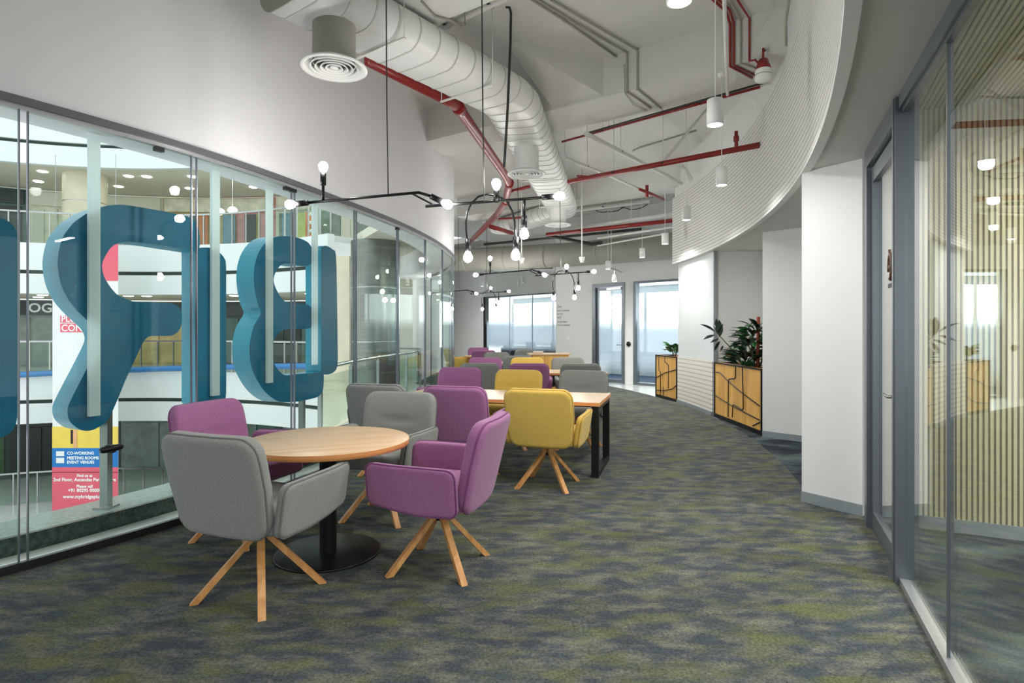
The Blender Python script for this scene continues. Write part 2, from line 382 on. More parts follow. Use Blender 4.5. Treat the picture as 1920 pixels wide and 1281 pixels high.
# ================================================================== STRUCTURE
T0, T1 = R_(-80), R_(43)
TPJ = R_(-19.5); _pn = Vector((0.9176, -0.3976)); _pc = _pn.dot(Vector((2.18, 3.26)))
def r_part(t): return max(RB + 0.06, (_pc - _pn.dot(Vector((CX, CY)))) / (_pn.x * math.cos(t) + _pn.y * math.sin(t)) + 0.03)
def r_green(t): return 16.15 if t > R_(-18.3) else (max(16.15, r_part(t) - 0.03) if t > R_(-46) else 16.4)      # the green carpet runs up to the partition
def r_in(t): return max(rg(t), (-2.6 - CX) / math.cos(t)) if t > R_(20) else rg(t)       # stops at the end wall
struct(MB().arc(r_in, r_green, -0.25, 0.0, T0, T1, 246).build('floor', 'carpet_green'), 'mottled green and slate carpet')
struct(MB().arc(r_green, 23.5, -0.25, 0.0, T0, R_(1.0), 162).build('floor_room', 'carpet_blue'), 'dark blue grey patterned carpet')
struct(MB().arc(16.15, 24.5, -0.25, 0.0, R_(1.0), R_(57), 30).build('floor_stone', 'stone_floor'), 'pale polished stone floor')
# slab over everything, with dropped beams on the structural grid
U = Vector((-0.82, 0.57, 0)); V = Vector((0.57, 0.82, 0)); U.normalize(); V.normalize()
struct(MB().arc(lambda t: rg(t) - 0.5, 24.5, Z_SLAB, Z_SLAB + 0.2, T0, T1, 60).build('ceiling', 'slab'), 'white painted concrete slab')
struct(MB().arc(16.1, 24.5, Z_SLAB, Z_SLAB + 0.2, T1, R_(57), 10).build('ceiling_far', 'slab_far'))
struct(MB().prism([(-2.66, 15.7), (-2.56, 15.7), (-2.46, 23.85), (-2.56, 23.85)], 0, Z_SLAB).build('wall_end', 'white_wall'))
BEAMS = []
def ceil_z(x, y):
    """height of the ceiling (slab or beam underside) above a point"""
    p = Vector((x, y, 0)); v, s = V.dot(p), U.dot(p); zz = Z_SLAB
    for v0, v1, z, s0, s1 in BEAMS:
        if v0 <= v <= v1 and s0 <= s <= s1: zz = min(zz, z)
    return zz
def beam(name, v0, v1, z, s0, s1, zt=Z_SLAB):
    """box beam along U; v0..v1 distance along V, s range along U from the V axis"""
    BEAMS.append((v0, v1, z, s0, s1)); mb = MB(); q = [V * v0 + U * s0, V * v0 + U * s1, V * v1 + U * s1, V * v1 + U * s0]
    mb.prism([(p.x, p.y) for p in q], z, zt); return struct(mb.build(name, 'slab'))
ZBM = 4.145
beam('ceiling_beam', 6.28, 7.02, ZBM, 1.0, 6.1)
beam('ceiling_beam.001', 3.35, 3.92, ZBM, 0.0, 4.3)
beam('ceiling_beam.002', 10.9, 11.5, 4.15, 2.5, 9.2)
# sloped haunch in front of the main beam
mb = MB(); a = V * 6.29 + U * 3.05; b = V * 6.29 + U * 3.75; c = V * 5.2 + U * 3.75
mb.add([(a.x, a.y, 4.6), (b.x, b.y, 4.6), (b.x, b.y, 4.16), (c.x, c.y, 4.6), (a.x, a.y, 4.16)], [(0, 1, 3), (4, 3, 2), (0, 3, 4), (1, 2, 3), (0, 4, 2, 1)])
struct(mb.build('ceiling_haunch', 'slab'))
# left: curved bulkhead over the glass, head channel, glass wall
struct(MB().arc(lambda t: rg(t) - 0.50, rg, 2.77, Z_SLAB, T0, R_(30), 80).build('wall_left', 'left_wall'), 'smooth curved off-white wall above the glass')
w1 = sempty('window_1', ring(rg(R_(-20)), R_(-20)), 'curved full-height glass wall')
def rgo(d): return lambda t: rg(t) + d
MB().arc(rgo(-0.035), rgo(0.035), 2.725, 2.77, T0, R_(26), 80).build('head_channel', 'channel', w1)
MB().arc(rgo(-0.03), rgo(0.012), 2.70, 2.725, T0, R_(26), 80).build('head_trim', 'alu_light', w1)
MB().arc(rgo(-0.05), rgo(0.022), 0.0, 0.035, T0, R_(26), 80).build('sill_channel', 'alu_light', w1)
MB().arc(rgo(0.022), rgo(0.055), 0.0, 0.05, T0, R_(26), 80).build('skirting', 'dark_metal', w1)
TJ = [-32.4 + 5.1 * j for j in range(-7, 12)]
for i in range(len(TJ) - 1):
    a, b = R_(TJ[i]) + 0.0018, R_(TJ[i + 1]) - 0.0018
    MB().arc(rgo(-0.006), rgo(0.006), 0.035, 2.70, a, b, 4).build('pane', 'glass_clear', w1)
for t in TJ:
    for dt in (-0.0018, 0.0018):
        tt = R_(t) + dt; r = rg(tt)
        MB().arc(r - 0.009, r + 0.009, 0.035, 2.70, tt - 0.0003, tt + 0.0003, 1).build('joint', 'alu', w1)
# patch fittings along the top rail and the black oval lever by the post
for t in (-28.6, -22.6, -22.2, -12.0):
    tt = R_(t); r = rg(tt); MB().arc(r - 0.02, r + 0.02, 2.665, 2.695, tt - 0.0025, tt + 0.0025, 1).build('patch_fitting', 'dark_metal', w1)
# right: perforated curved bulkhead, plain band above it, flat soffit behind
TE = R_(5.5)
struct(MB().arc(RB, RB + 0.05, Z_SOF, 3.95, T0, TE, 80).build('wall_right', 'perf'), 'curved white perforated bulkhead')
struct(MB().arc(RB + 0.05, RB + 0.16, 3.90, Z_SLAB, T0, TE, 80).build('wall_right_upper', 'white_wall'))
struct(MB().arc(RB - 0.008, RB + 0.055, Z_SOF - 0.012, Z_SOF + 0.012, T0, TE, 80).build('trim_1', 'white_wall'))
mb = MB().arc(RB + 0.05, 22.5, Z_SOF + 0.001, Z_SOF + 0.12, TPJ, TE, 40); mb.arc(RB + 0.05, r_part, Z_SOF + 0.001, Z_SOF + 0.12, R_(-50), TPJ, 40)
struct(mb.build('ceiling_soffit', 'soffit'), 'flat pale soffit')
# wall panels between the planters
TA, TB_ = R_(-0.75), TE
struct(MB().arc(16.19, 16.22, 0.90, Z_SOF, TA, TB_, 12).build('wall_panel', 'gloss_white'), 'glossy white writing board wall')
struct(MB().arc(16.17, 16.22, 0.07, 0.895, TA, TB_, 12).build('wall_panel_lower', 'perf_lower'), 'lower perforated cream panel')
struct(MB().arc(16.15, 16.22, 0.0, 0.07, TA, TB_, 12).build('baseboard_panel', 'skirting'))
struct(MB().arc(16.185, 16.24, 0.10, Z_SOF, TA - 0.0025, TA - 0.0005, 1).build('trim_2', 'skirting'))
struct(MB().arc(17.0, 17.1, 0.0, Z_SOF, R_(-9), R_(5.4), 12).build('wall_niche', 'white_wall'))
struct(MB().arc(16.225, 17.05, 0.0, Z_SOF, TA + 0.0015, TA + 0.004, 1).build('wall_niche_return', 'white_wall'))
# recess wall behind the pillar
def poly_struct(name, pts, z0, z1, m, label=None):
    return struct(MB().prism([(p[0], p[1]) for p in pts], z0, z1).build(name, m), label)
ra, rb = Vector((3.305, 7.74)), Vector((4.75, 6.19)); rn = Vector((0.73, 0.68)) * 0.035
poly_struct('wall_recess', [ra, rb, rb + rn, ra + rn], 0, Z_SOF, 'white_wall')
d = (rb - ra).normalized(); n = Vector((d.y, -d.x)); n = n if n.dot(-ra) > 0 else -n
poly_struct('baseboard_recess', [ra + n * .012, rb + n * .012, rb, ra], 0, 0.08, 'skirting')
pa, pb = Vector((2.376, 4.81)), Vector((2.643, 4.425)); pn = Vector((0.82, 0.57)) * 0.75
poly_struct('wall_pillar', [pa, pb, pb + pn, pa + pn], 0, Z_SOF, 'white_wall', 'white square pillar')
n = Vector((-0.82, -0.57)) * 0.012
poly_struct('baseboard_pillar', [pa + n, pb + n, pb, pa], 0, 0.085, 'skirting')
# --- meeting room partition and door (local x runs from the post to the jamb, local y is the corridor side)
AZ = math.atan2(0.9176, 0.3976); PO = (2.18, 3.26, 0)
def local_struct(name, label=None):
    o = bpy.data.objects.new(name, None); col.objects.link(o); o.location = PO; o.rotation_euler = (0, 0, AZ); o['_world'] = 0; return struct(o, label)
d1 = local_struct('door_1', 'grey aluminium framed glass door of the meeting room')
MB().box(-0.045, 0.045, -0.06, 0.05, 0, 2.69).box(-0.02, 0.02, 0.05, 0.056, 0, 2.69).build('post', 'alu', d1)
MB().box(0.97, 1.06, -0.06, 0.05, 0, 2.69).box(1.06, 1.10, -0.03, 0.035, 0, 2.69).build('jamb', 'alu', d1)
MB().box(0.045, 0.97, -0.06, 0.05, 2.56, 2.69).build('head', 'alu', d1)
lf = MB(); lf.box(0.055, 0.115, -0.025, 0.02, 0.01, 2.54); lf.box(0.905, 0.96, -0.025, 0.02, 0.01, 2.54); lf.box(0.115, 0.905, -0.025, 0.02, 2.44, 2.54); lf.box(0.115, 0.905, -0.025, 0.02, 0.01, 0.13)
leaf = lf.build('door_leaf', 'alu', d1)
MB().box(0.115, 0.905, -0.006, 0.002, 0.13, 2.44).build('pane', 'glass_room', leaf)
h = MB(); h.tube([(0.085, 0.02, 1.02), (0.085, 0.065, 1.02), (0.21, 0.065, 1.02)], 0.010, 8); h.tube([(0.085, -0.025, 1.02), (0.085, -0.07, 1.02), (0.21, -0.07, 1.02)], 0.010, 8)
h.box(0.065, 0.105, 0.02, 0.026, 0.97, 1.07); h.build('handle', 'steel', leaf)
lg = MB(); pts = [(0.36 + 0.05 * math.cos(a) * (1 - 0.02 * k), 0.004, 1.79 + 0.075 * math.sin(a)) for k, a in enumerate([R_(-20 + 15 * q) for q in range(22)])]
lg.tube(pts, 0.013, 6); lg.tube([(0.32, 0.004, 1.79), (0.40, 0.004, 1.79)], 0.012, 6); lg.tube([(0.39, 0.004, 1.87), (0.41, 0.004, 1.90)], 0.007, 6)
lg.build('door_emblem', 'logo_brown', leaf)
MB().box(0.30, 0.44, 0.003, 0.006, 1.665, 1.69).build('door_plate', 'text_black', leaf)
gp = local_struct('window_2', 'frameless glass partition of the meeting room')
MB().box(-4.2, -0.045, -0.03, 0.03, 0.0, 0.035).build('floor_track', 'alu_light', gp)
MB().box(-4.2, -0.045, -0.035, 0.035, 2.62, 2.70).box(-4.2, -0.045, -0.018, 0.018, 2.60, 2.62).build('head_track', 'alu', gp)
js = [-0.045, -0.886, -1.86, -2.84, -3.82]
for i in range(4):
    MB().box(js[i + 1] + 0.003, js[i] - 0.003, -0.006, 0.006, 0.035, 2.61).build('pane', 'glass_room', gp)
for s in js[1:]:
    MB().box(s - 0.004, s + 0.004, -0.012, 0.012, 0.035, 2.61).build('joint', 'alu', gp)
# --- slatted meeting room wall and ceiling
w0 = Vector((2.70, 4.27)); wd = Vector((0.53, -0.26)).normalized(); wn = Vector((wd.y, -wd.x)); wn = wn if wn.dot(-w0) > 0 else -wn
wa = math.atan2(wd.y, wd.x)
ws = bpy.data.objects.new('wall_meeting', None); col.objects.link(ws); ws.location = (w0.x, w0.y, 0); ws.rotation_euler = (0, 0, wa); ws['_world'] = 0; struct(ws, 'meeting room wall of thin cream vertical slats')
cs = bpy.data.objects.new('ceiling_meeting', None); col.objects.link(cs); cs.location = (w0.x, w0.y, 0); cs.rotation_euler = (0, 0, wa); cs['_world'] = 0; struct(cs, 'meeting room ceiling of thin cream slats')
ZM = 2.96; LW = 3.6
MB().box(0.0, LW, 0.0, 0.08, 0, ZM + 0.05).build('backing', 'slat_back', ws)
MB().box(0.0, LW, -0.022, 0.0, 0, 0.09).build('baseboard', 'skirting', ws)
PITCH = 0.031; sl = None; cl = None
for i in range(3, int(LW / PITCH)):
    if sl is None:
        sl = MB().box(0, 0.018, -0.012, 0.0, 0.09, ZM).build('slat', 'slat_cream', ws); cl = MB().box(0, 0.018, -4.6, -0.014, ZM, ZM + 0.014).build('slat', 'slat_cream', cs); sl.location.x = cl.location.x = i * PITCH
    else:
        for src, par in ((sl, ws), (cl, cs)):
            o = src.copy(); col.objects.link(o); o.parent = par; o.location = (i * PITCH, 0, 0)
MB().box(0.09, LW, -4.7, 0.08, ZM + 0.02, ZM + 0.06).build('backing', 'slat_back', cs)

# --- far end walls
KP = Vector((1.27, 17.0)); ke = Vector((0.72, -0.69)).normalized(); ka = math.atan2(ke.y, ke.x)
def at_rot(name, p, a, label=None):
    o = bpy.data.objects.new(name, None); col.objects.link(o); o.location = (p.x, p.y, 0); o.rotation_euler = (0, 0, a); o['_world'] = 0; return struct(o, label)
wb = at_rot('wall_back', KP, ka, 'white end wall with glass door')
ZT = 2.67
MB().box(0, 1.30, 0, 0.16, 0, Z_SLAB).build('wall_section', 'white_wall', wb)
MB().box(2.34, 2.60, 0, 0.16, 0, ZT).build('wall_section', 'white_wall', wb)
MB().box(1.30, 7.0, 0, 0.16, ZT, Z_SLAB).build('wall_section', 'white_wall', wb)
MB().box(0, 0.16, 0.16, 3.4, 0, Z_SLAB).build('wall_section', 'white_wall', wb)
d2 = at_rot('door_2', KP, ka, 'glass office door with dark aluminium frame')
MB().box(1.30, 1.40, -0.02, 0.16, 0, ZT).build('jamb', 'alu', d2); MB().box(2.27, 2.34, -0.02, 0.16, 0, ZT).build('jamb', 'alu', d2); MB().box(1.40, 2.27, -0.02, 0.16, 2.57, ZT).build('head', 'alu', d2)
lf = MB(); lf.box(1.41, 1.47, 0.05, 0.1, 0.01, 2.56); lf.box(2.20, 2.26, 0.05, 0.1, 0.01, 2.56); lf.box(1.47, 2.20, 0.05, 0.1, 2.48, 2.56); lf.box(1.47, 2.20, 0.05, 0.1, 0.01, 0.10)
leaf2 = lf.build('door_leaf', 'alu', d2)
MB().box(1.47, 2.20, 0.07, 0.08, 0.10, 2.48).build('pane', 'glass_clear', leaf2); MB().box(1.47, 2.20, 0.064, 0.066, 0.11, 2.0).build('frosted_film', 'film_near', leaf2)
MB().tube([(2.23, 0.05, 1.02), (2.23, 0.0, 1.02), (2.08, 0.0, 1.02)], 0.012, 8).build('handle', 'steel', leaf2)
MB().box(1.75, 2.2, 0.02, 0.05, 2.49, 2.55).build('door_closer', 'alu_light', leaf2)
w3 = at_rot('window_3', KP, ka, 'frosted office glazing beside the door')
MB().box(2.60, 2.68, -0.02, 0.16, 0, ZT).build('frame', 'alu', w3); MB().box(2.68, 7.0, -0.02, 0.16, ZT - 0.06, ZT).build('frame', 'alu', w3); MB().box(2.68, 7.0, -0.02, 0.16, 0, 0.06).build('frame', 'alu', w3)
for a, b in ((2.68, 4.0), (4.0, 5.4), (5.4, 7.0)):
    g_ = MB().box(a + .003, b - .003, 0.06, 0.072, 0.06, ZT - 0.06).build('pane', 'glass_clear', w3); MB().box(a + .003, b - .003, 0.054, 0.056, 0.10, 2.0).build('frosted_film', 'film_near', g_)
tag(MB().lathe([(0.0, 0), (0.062, 0), (0.062, 0.02), (0.0, 0.02)], (0, 0, 0), 20).build('access_reader', 'black_metal'), 'round black access reader on the white post beside the office door', 'card reader')
o = bpy.data.objects['access_reader']; p = KP + ke * 2.47; nrm = Vector((ke.y, -ke.x)); o.location = (p.x + nrm.x * 0.021, p.y + nrm.y * 0.021, 1.05)
o.rotation_euler = (math.pi / 2, 0, ka)
# left part of the far end
QP = Vector((1.45, 19.4)); qe = Vector((-0.663, 0.749)).normalized(); qa = math.atan2(-qe.y, -qe.x)
# local x runs towards +QP so that the room side is -y : origin at the far left end
QO = QP + qe * 6.0
wl = at_rot('wall_far', QO, qa, 'grey white end wall above the frosted window')
MB().box(0, 2.26, 0, 0.16, 0, Z_SLAB).build('wall_section', 'white_wall', wl)
MB().box(2.26, 6.1, 0, 0.16, ZT, Z_SLAB).build('wall_section', 'soffit', wl)
w4 = at_rot('window_4', QO, qa, 'wide frosted office window with three panes')
MB().box(2.20, 2.30, -0.02, 0.16, 0, ZT).build('frame', 'black_metal', w4); MB().box(2.30, 6.1, -0.02, 0.16, ZT - 0.05, ZT).build('frame', 'alu', w4); MB().box(2.30, 6.1, -0.02, 0.16, 0, 0.06).build('frame', 'alu', w4)
for a, b in ((2.30, 3.62), (3.62, 4.82), (4.82, 6.1)):
    g_ = MB().box(a + .004, b - .004, 0.06, 0.072, 0.06, ZT - 0.05).build('pane', 'glass_clear', w4); MB().box(a + .004, b - .004, 0.054, 0.056, 0.5, 2.0).build('frosted_film', 'film_far', g_)
    MB().box(b - .006, b + .006, 0.05, 0.08, 0.06, ZT - 0.05).build('joint', 'alu', w4)
# offices behind the glazing: bright windows with blinds, low dark desks, ceiling
def office(name, org, a, x0, x1, depth, dark):
    r = at_rot(name, org, a)
    MB().box(x0, x1, 0.17, depth, 0.0, 0.012).build('office_floor', 'office_carpet', r)
    MB().box(x0, x1, 0.17, depth, 2.76, 2.80).build('office_ceiling', 'blind', r)
    MB().box(x0, x1, depth, depth + 0.1, 0, 0.75).build('office_wall', 'blind', r); MB().box(x0, x1, depth, depth + 0.1, 2.55, 2.8).build('office_wall', 'blind', r)
    n = int((x1 - x0) / 1.3) + 1; w = (x1 - x0) / n
    for i in range(n):
        MB().box(x0 + i * w + 0.05, x0 + (i + 1) * w - 0.05, depth, depth + 0.03, 0.75, 2.55).build('office_window', 'window_bright', r)
        MB().box(x0 + i * w - 0.05, x0 + i * w + 0.05, depth - 0.02, depth + 0.05, 0.75, 2.55).build('window_post', 'blind', r)
    return r
office('wall_office', KP, ka, 0.16, 7.6, 2.6, 0)
office('wall_office.001', QO, qa, 0.5, 6.6, 3.0, 1)

# desks seen as a dark band under the far film
r = bpy.data.objects['wall_office.001']
for k in range(3):
    MB().box(2.5 + k * 1.25, 3.5 + k * 1.25, 0.6, 1.1, 0.0, 0.74).box(2.75 + k * 1.25, 3.2 + k * 1.25, 0.5, 0.56, 0.4, 0.98).build('office_desk', 'office_dark', r)
# meeting room lamp: slim linear fitting below the slat ceiling
# ================================================================== LEDGE OUTSIDE THE GLASS
t = thing('glass_wall_ledge', 'pale stone ledge with dark granite kerb outside the curved glass wall', 'ledge', ring(11.4, R_(-30)))
TK = R_(-14.5)     # the kerb stops where the walkway begins
MB().arc(rgo(-0.30), rgo(-0.05), -0.25, -0.005, T0, TK, 70).build('ledge_floor', 'ledge', t)
MB().arc(rgo(-0.34), rgo(-0.30), -0.25, 0.11, T0, TK, 70).build('kerb_face', 'granite_dark', t)
MB().arc(rgo(-0.72), rgo(-0.34), -0.25, 0.11, T0, TK, 70).build('kerb_top', 'granite_light', t)
MB().arc(rgo(-0.72), rgo(-0.02), -0.9, -0.25, T0, TK, 70).build('slab_edge', 'fascia', t)

# ================================================================== BIG BLUE LETTERS (seen from behind)
def letter(name, label, a_px, b_px, off, shapes, bars, thick=0.20):
    """plane through the glass points under columns a_px/b_px pushed `off` outward; outlines given in photo pixels"""
    def gp_(px):
        lo, hi = R_(-45), R_(12)
        for _ in range(60):
            m = (lo + hi) / 2; q = ring(rg(m), m)
            if 960 + q.x / q.y * F < px: lo = m
            else: hi = m
        return ring(rg(lo), lo)
    A, B = gp_(a_px), gp_(b_px); e = (B - A).normalized(); out = Vector((-e.y, e.x, 0))
    O = A + out * off
    def hit(px, py, o2=0.0):
        dr = Vector(((px - 960) / F, 1, -(py - YH) / F)); o_ = O + out * o2
        k = out.dot(o_) / out.dot(dr); return Vector((0, 0, HC)) + dr * k
    c = hit((a_px + b_px) / 2, YH); root = thing(name, label, 'letter sign', (c.x, c.y, 0.6), 0, 'big blue letters outside the glass')
    for nm, px in shapes:
        pts = [hit(*p) for p in px]
        # resample with a closed Catmull-Rom for smooth outlines
        N = len(pts); sm = []
        for i in range(N):
            p0, p1, p2, p3 = pts[i - 1], pts[i], pts[(i + 1) % N], pts[(i + 2) % N]
            for q in (0, 1 / 3, 2 / 3):
                sm.append(0.5 * ((2 * p1) + (p2 - p0) * q + (2 * p0 - 5 * p1 + 4 * p2 - p3) * q * q + (3 * p1 - p0 - 3 * p2 + p3) * q ** 3))
        n = len(sm); mb = MB(); vs = sm + [p + out * thick for p in sm]
        mb.add(vs, [tuple(range(n)), tuple(reversed(range(n, 2 * n)))], 0)
        mb.add(vs, [(i, (i + 1) % n, n + (i + 1) % n, n + i) for i in range(n)], 1, False)
        mb.build(nm, ['letter_blue', 'letter_side'], root)
    for x, y1 in bars:
        p = hit(x, y1, -0.035); mb = MB(); q = Vector((p.x, p.y, 2.74)); mb.bar(p, q, 0.07, 0.03, up=out); mb.build('support_bar', 'bar_frost', root)
    return root, hit
R_bowl = [(226,384),(247,386),(294,394),(325,400),(353,407),(366,416),(373,432),(373,468),(347,467),(325,464),(294,459),(262,455),(231,454),(212,461),(200,476),(192,494),(193,511),(200,528),(218,551),(238,561),(255,566),(293,567),(313,568),(325,570),(336,577),(341,590),(340,610),(333,623),(319,630),(285,630),(274,635),(267,645),(252,677),(234,716),(222,746),(206,781),(196,793),(182,803),(167,808),(151,806),(135,795),(128,783),(127,766),(133,750),(150,716),(167,683),(186,643),(186,628),(180,617),(167,604),(147,585),(129,563),(116,538),(110,514),(108,490),(112,463),(120,441),(137,419),(151,408),(167,398),(185,390),(206,385)]
R_stem = [(370,466),(397,465),(412,474),(421,485),(424,500),(424,560),(424,640),(424,735),(420,752),(408,762),(385,764),(371,760),(369,740),(369,640),(369,560),(369,480)]
B_bowl = [(514,445),(540,443),(562,447),(579,456),(586,470),(587,486),(582,496),(570,499),(551,496),(534,494),(523,501),(514,518),(514,532),(523,552),(534,565),(551,569),(573,570),(584,577),(590,591),(589,605),(582,615),(570,617),(542,617),(526,622),(515,635),(511,658),(514,681),(523,695),(535,704),(554,702),(584,700),(602,698),(607,703),(606,729),(599,742),(584,748),(551,754),(523,753),(500,738),(483,715),(472,690),(468,664),(469,639),(476,611),(489,588),(483,570),(477,540),(476,508),(483,478),(497,456)]
B_stem = [(602,470),(605,463),(612,461),(624,468),(630,480),(632,560),(633,640),(633,681),(629,695),(618,702),(606,702),(602,695),(602,640),(602,560)]
I_px = [(-52,418),(-30,404),(0,409),(20,418),(31,436),(34,470),(34,600),(34,740),(33,778),(26,804),(4,820),(-30,826),(-56,812),(-64,780),(-64,640),(-64,470)]
letter('letter_r', 'big blue mirrored letter R with slanted leg hung outside the glass wall', 60, 400, 0.36, [('bowl', R_bowl), ('stem', R_stem)], [(176, 780), (403, 742)])
letter('letter_b', 'big blue mirrored letter B with two rounded lobes hung outside the glass wall', 440, 640, 0.36, [('lobes', B_bowl), ('stem', B_stem)], [(505, 718), (590, 684)])
letter('letter_i', 'big blue plain upright letter stroke next to the slanted leg of the R', 5, 60, 0.36, [('stem', I_px)], [])
# steel props under the letters, standing on the kerb
def kerb_pt(px, z):
    lo, hi = R_(-50), R_(12)
    for _ in range(60):
        m = (lo + hi) / 2; q = ring(rg(m) - 0.47, m)
        if 960 + q.x / q.y * F < px: lo = m
        else: hi = m
    q = ring(rg(lo) - 0.47, lo); q.z = z; return q
for px, zt, lab in ((199, 0.82, 'steel prop on the kerb under the slanted leg of the letter R'), (566, 0.69, 'steel prop on the kerb under the letter B'), (403, 0.82, 'steel prop on the kerb under the stem of the letter R')):
    b = kerb_pt(px, 0.11); t = thing('letter_prop', lab, 'post', b, 0, 'steel props below the letters')
    MB().box(b.x - 0.028, b.x + 0.028, b.y - 0.028, b.y + 0.028, 0.11, zt).build('post', 'steel', t)
    MB().box(b.x - 0.06, b.x + 0.06, b.y - 0.06, b.y + 0.06, 0.11, 0.125).build('base_plate', 'steel', t)
tt = R_(-30.15); q = ring(rg(tt) + 0.03, tt); e = Vector((-math.sin(tt), math.cos(tt), 0))
t = thing('lever_handle', 'black oval lever handle on the glass wall beside the steel prop', 'handle', (q.x, q.y, 0.62))
MB().tube([q + Vector((0, 0, .62)) - e * .075, q + Vector((0, 0, .625)) - e * .06, q + Vector((0, 0, .63)) + e * .05, q + Vector((0, 0, .635)) + e * .065], [0.012, 0.022, 0.022, 0.012], 10).build('lever', 'black_metal', t)
MB().box(q.x - 0.035, q.x + 0.012, q.y - 0.02, q.y + 0.02, 0.60, 0.65).build('rose', 'dark_metal', t)

# ================================================================== MALL ATRIUM OPPOSITE
RA, TA0, TA1 = 11.1, R_(50), R_(150)
LV = 4.5
def level(zf, label):
    """one curved balcony level: two white bands with a dark recessed gap, soffit and deck"""
    t = thing('mall_balcony', label, 'balcony', ring(RA, R_(90), zf - 1.7), 0, 'curved white balconies across the atrium')
    MB().arc(RA, RA + 0.25, zf - 0.90, zf + 0.04, TA0, TA1, 60).build('fascia_band', 'fascia', t)
    MB().arc(RA, RA + 0.25, zf - 1.72, zf - 1.03, TA0, TA1, 60).build('fascia_band', 'fascia', t)
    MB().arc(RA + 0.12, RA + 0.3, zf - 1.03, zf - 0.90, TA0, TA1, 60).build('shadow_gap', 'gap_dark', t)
    MB().arc(RA + 0.25, RA + 4.9, zf - 0.2, zf, TA0, TA1, 60).build('deck', 'stone_floor', t)
    MB().arc(RA + 0.25, RA + 4.9, zf - 1.70, zf - 1.60, TA0, TA1, 60).build('soffit', 'mall_soffit', t)
    return t
level(4.40, 'curved white mall balcony one storey up, behind the tops of the blue letters')
level(-0.10, 'curved white mall balcony at the height of the letter bottoms')
level(8.90, 'topmost curved white mall balcony seen through the top of the glass')
struct(MB().arc(2.0, RA + 4.9, -4.8, -4.6, R_(20), R_(215), 60).build('floor_mall', 'stone_floor'), 'pale mall floor below')
def rail(zf, label, n, t0, t1):
    t = thing('glass_balustrade', label, 'railing', ring(RA + 0.1, (t0 + t1) / 2, zf), 0, 'glass railings across the atrium')
    for i in range(n):
        a, b = t0 + (t1 - t0) * i / n, t0 + (t1 - t0) * (i + 1) / n
        MB().arc(RA + 0.10, RA + 0.115, zf + 0.05, zf + 1.0, a + 0.004, b - 0.004, 3).build('pane', 'glass_rail', t)
        MB().arc(RA + 0.08, RA + 0.12, zf, zf + 1.05, a - 0.0018, a + 0.0018, 1).build('post', 'steel', t)
    MB().arc(RA + 0.07, RA + 0.13, zf + 1.05, zf + 1.11, t0, t1, 50).build('handrail', 'steel', t)
rail(4.44, 'glass railing with steel handrail on the balcony one storey up', 30, TA0, R_(140))
rail(-0.06, 'glass railing with steel handrail on the balcony level with the office', 30, TA0, R_(140))
rail(-4.60, 'glass railing with steel handrail on the lowest mall floor', 26, R_(50), R_(140))
mb = MB(); pts = []
for i in range(28):
    a = R_(128 - 76 * i / 27); pts.append(ring(RA - 0.18, a, -0.22 + 0.5 * i / 27))
t = thing('blue_handrail', 'glossy blue tube rail running along the mid balcony', 'railing', pts[0])
mb.tube(pts, 0.10, 8).build('tube', 'blue_rail', t)
for k in range(2, 27, 4): MB().bar(pts[k], ring(RA + 0.02, R_(128 - 76 * k / 27), pts[k].z - 0.1), 0.04, 0.04).build('bracket', 'steel', t)
# shop fronts at the back of each balcony
RS = RA + 4.6
def shop(zf, a0, a1, wallm, sign, glassm, word, label, h=2.75, posters=()):
    zf += 0.005
    t = thing('shopfront', label, 'shop', ring(RS, (R_(a0) + R_(a1)) / 2, zf), 0, 'shop fronts across the atrium')
    MB().arc(RS, RS + 0.15, zf, zf + h, R_(a0), R_(a1), 6).build('shop_wall', wallm, t)
    MB().arc(RS - 0.10, RS, zf + h - 0.62, zf + h - 0.05, R_(a0 + .3), R_(a1 - .3), 6).build('sign_board', sign, t)
    n = 3; w = (a1 - a0 - 1.0) / n
    for i in range(n):
        s0 = a0 + 0.5 + i * w
        MB().arc(RS - 0.05, RS, zf + 0.1, zf + h - 0.72, R_(s0 + .12), R_(s0 + w - .12), 3).build('shop_window', glassm if (i + int(a0)) % 3 else wallm, t)
    if word:
        a = R_((a0 + a1) / 2); e = Vector((math.sin(a), -math.cos(a), 0)); o = ring(RS - 0.12, a, zf + h - 0.50)
        tmesh('sign_lettering', word, 0.52, 'text_white', t, plane_mw(o, e), 'CENTER', 0.01, 0.012)
    for k, (pa_, pb_, m) in enumerate(posters):
        MB().arc(RS - 0.14, RS - 0.10, zf + 0.25, zf + 2.0, R_(pa_), R_(pb_), 3).build('poster', m, t)
    return t
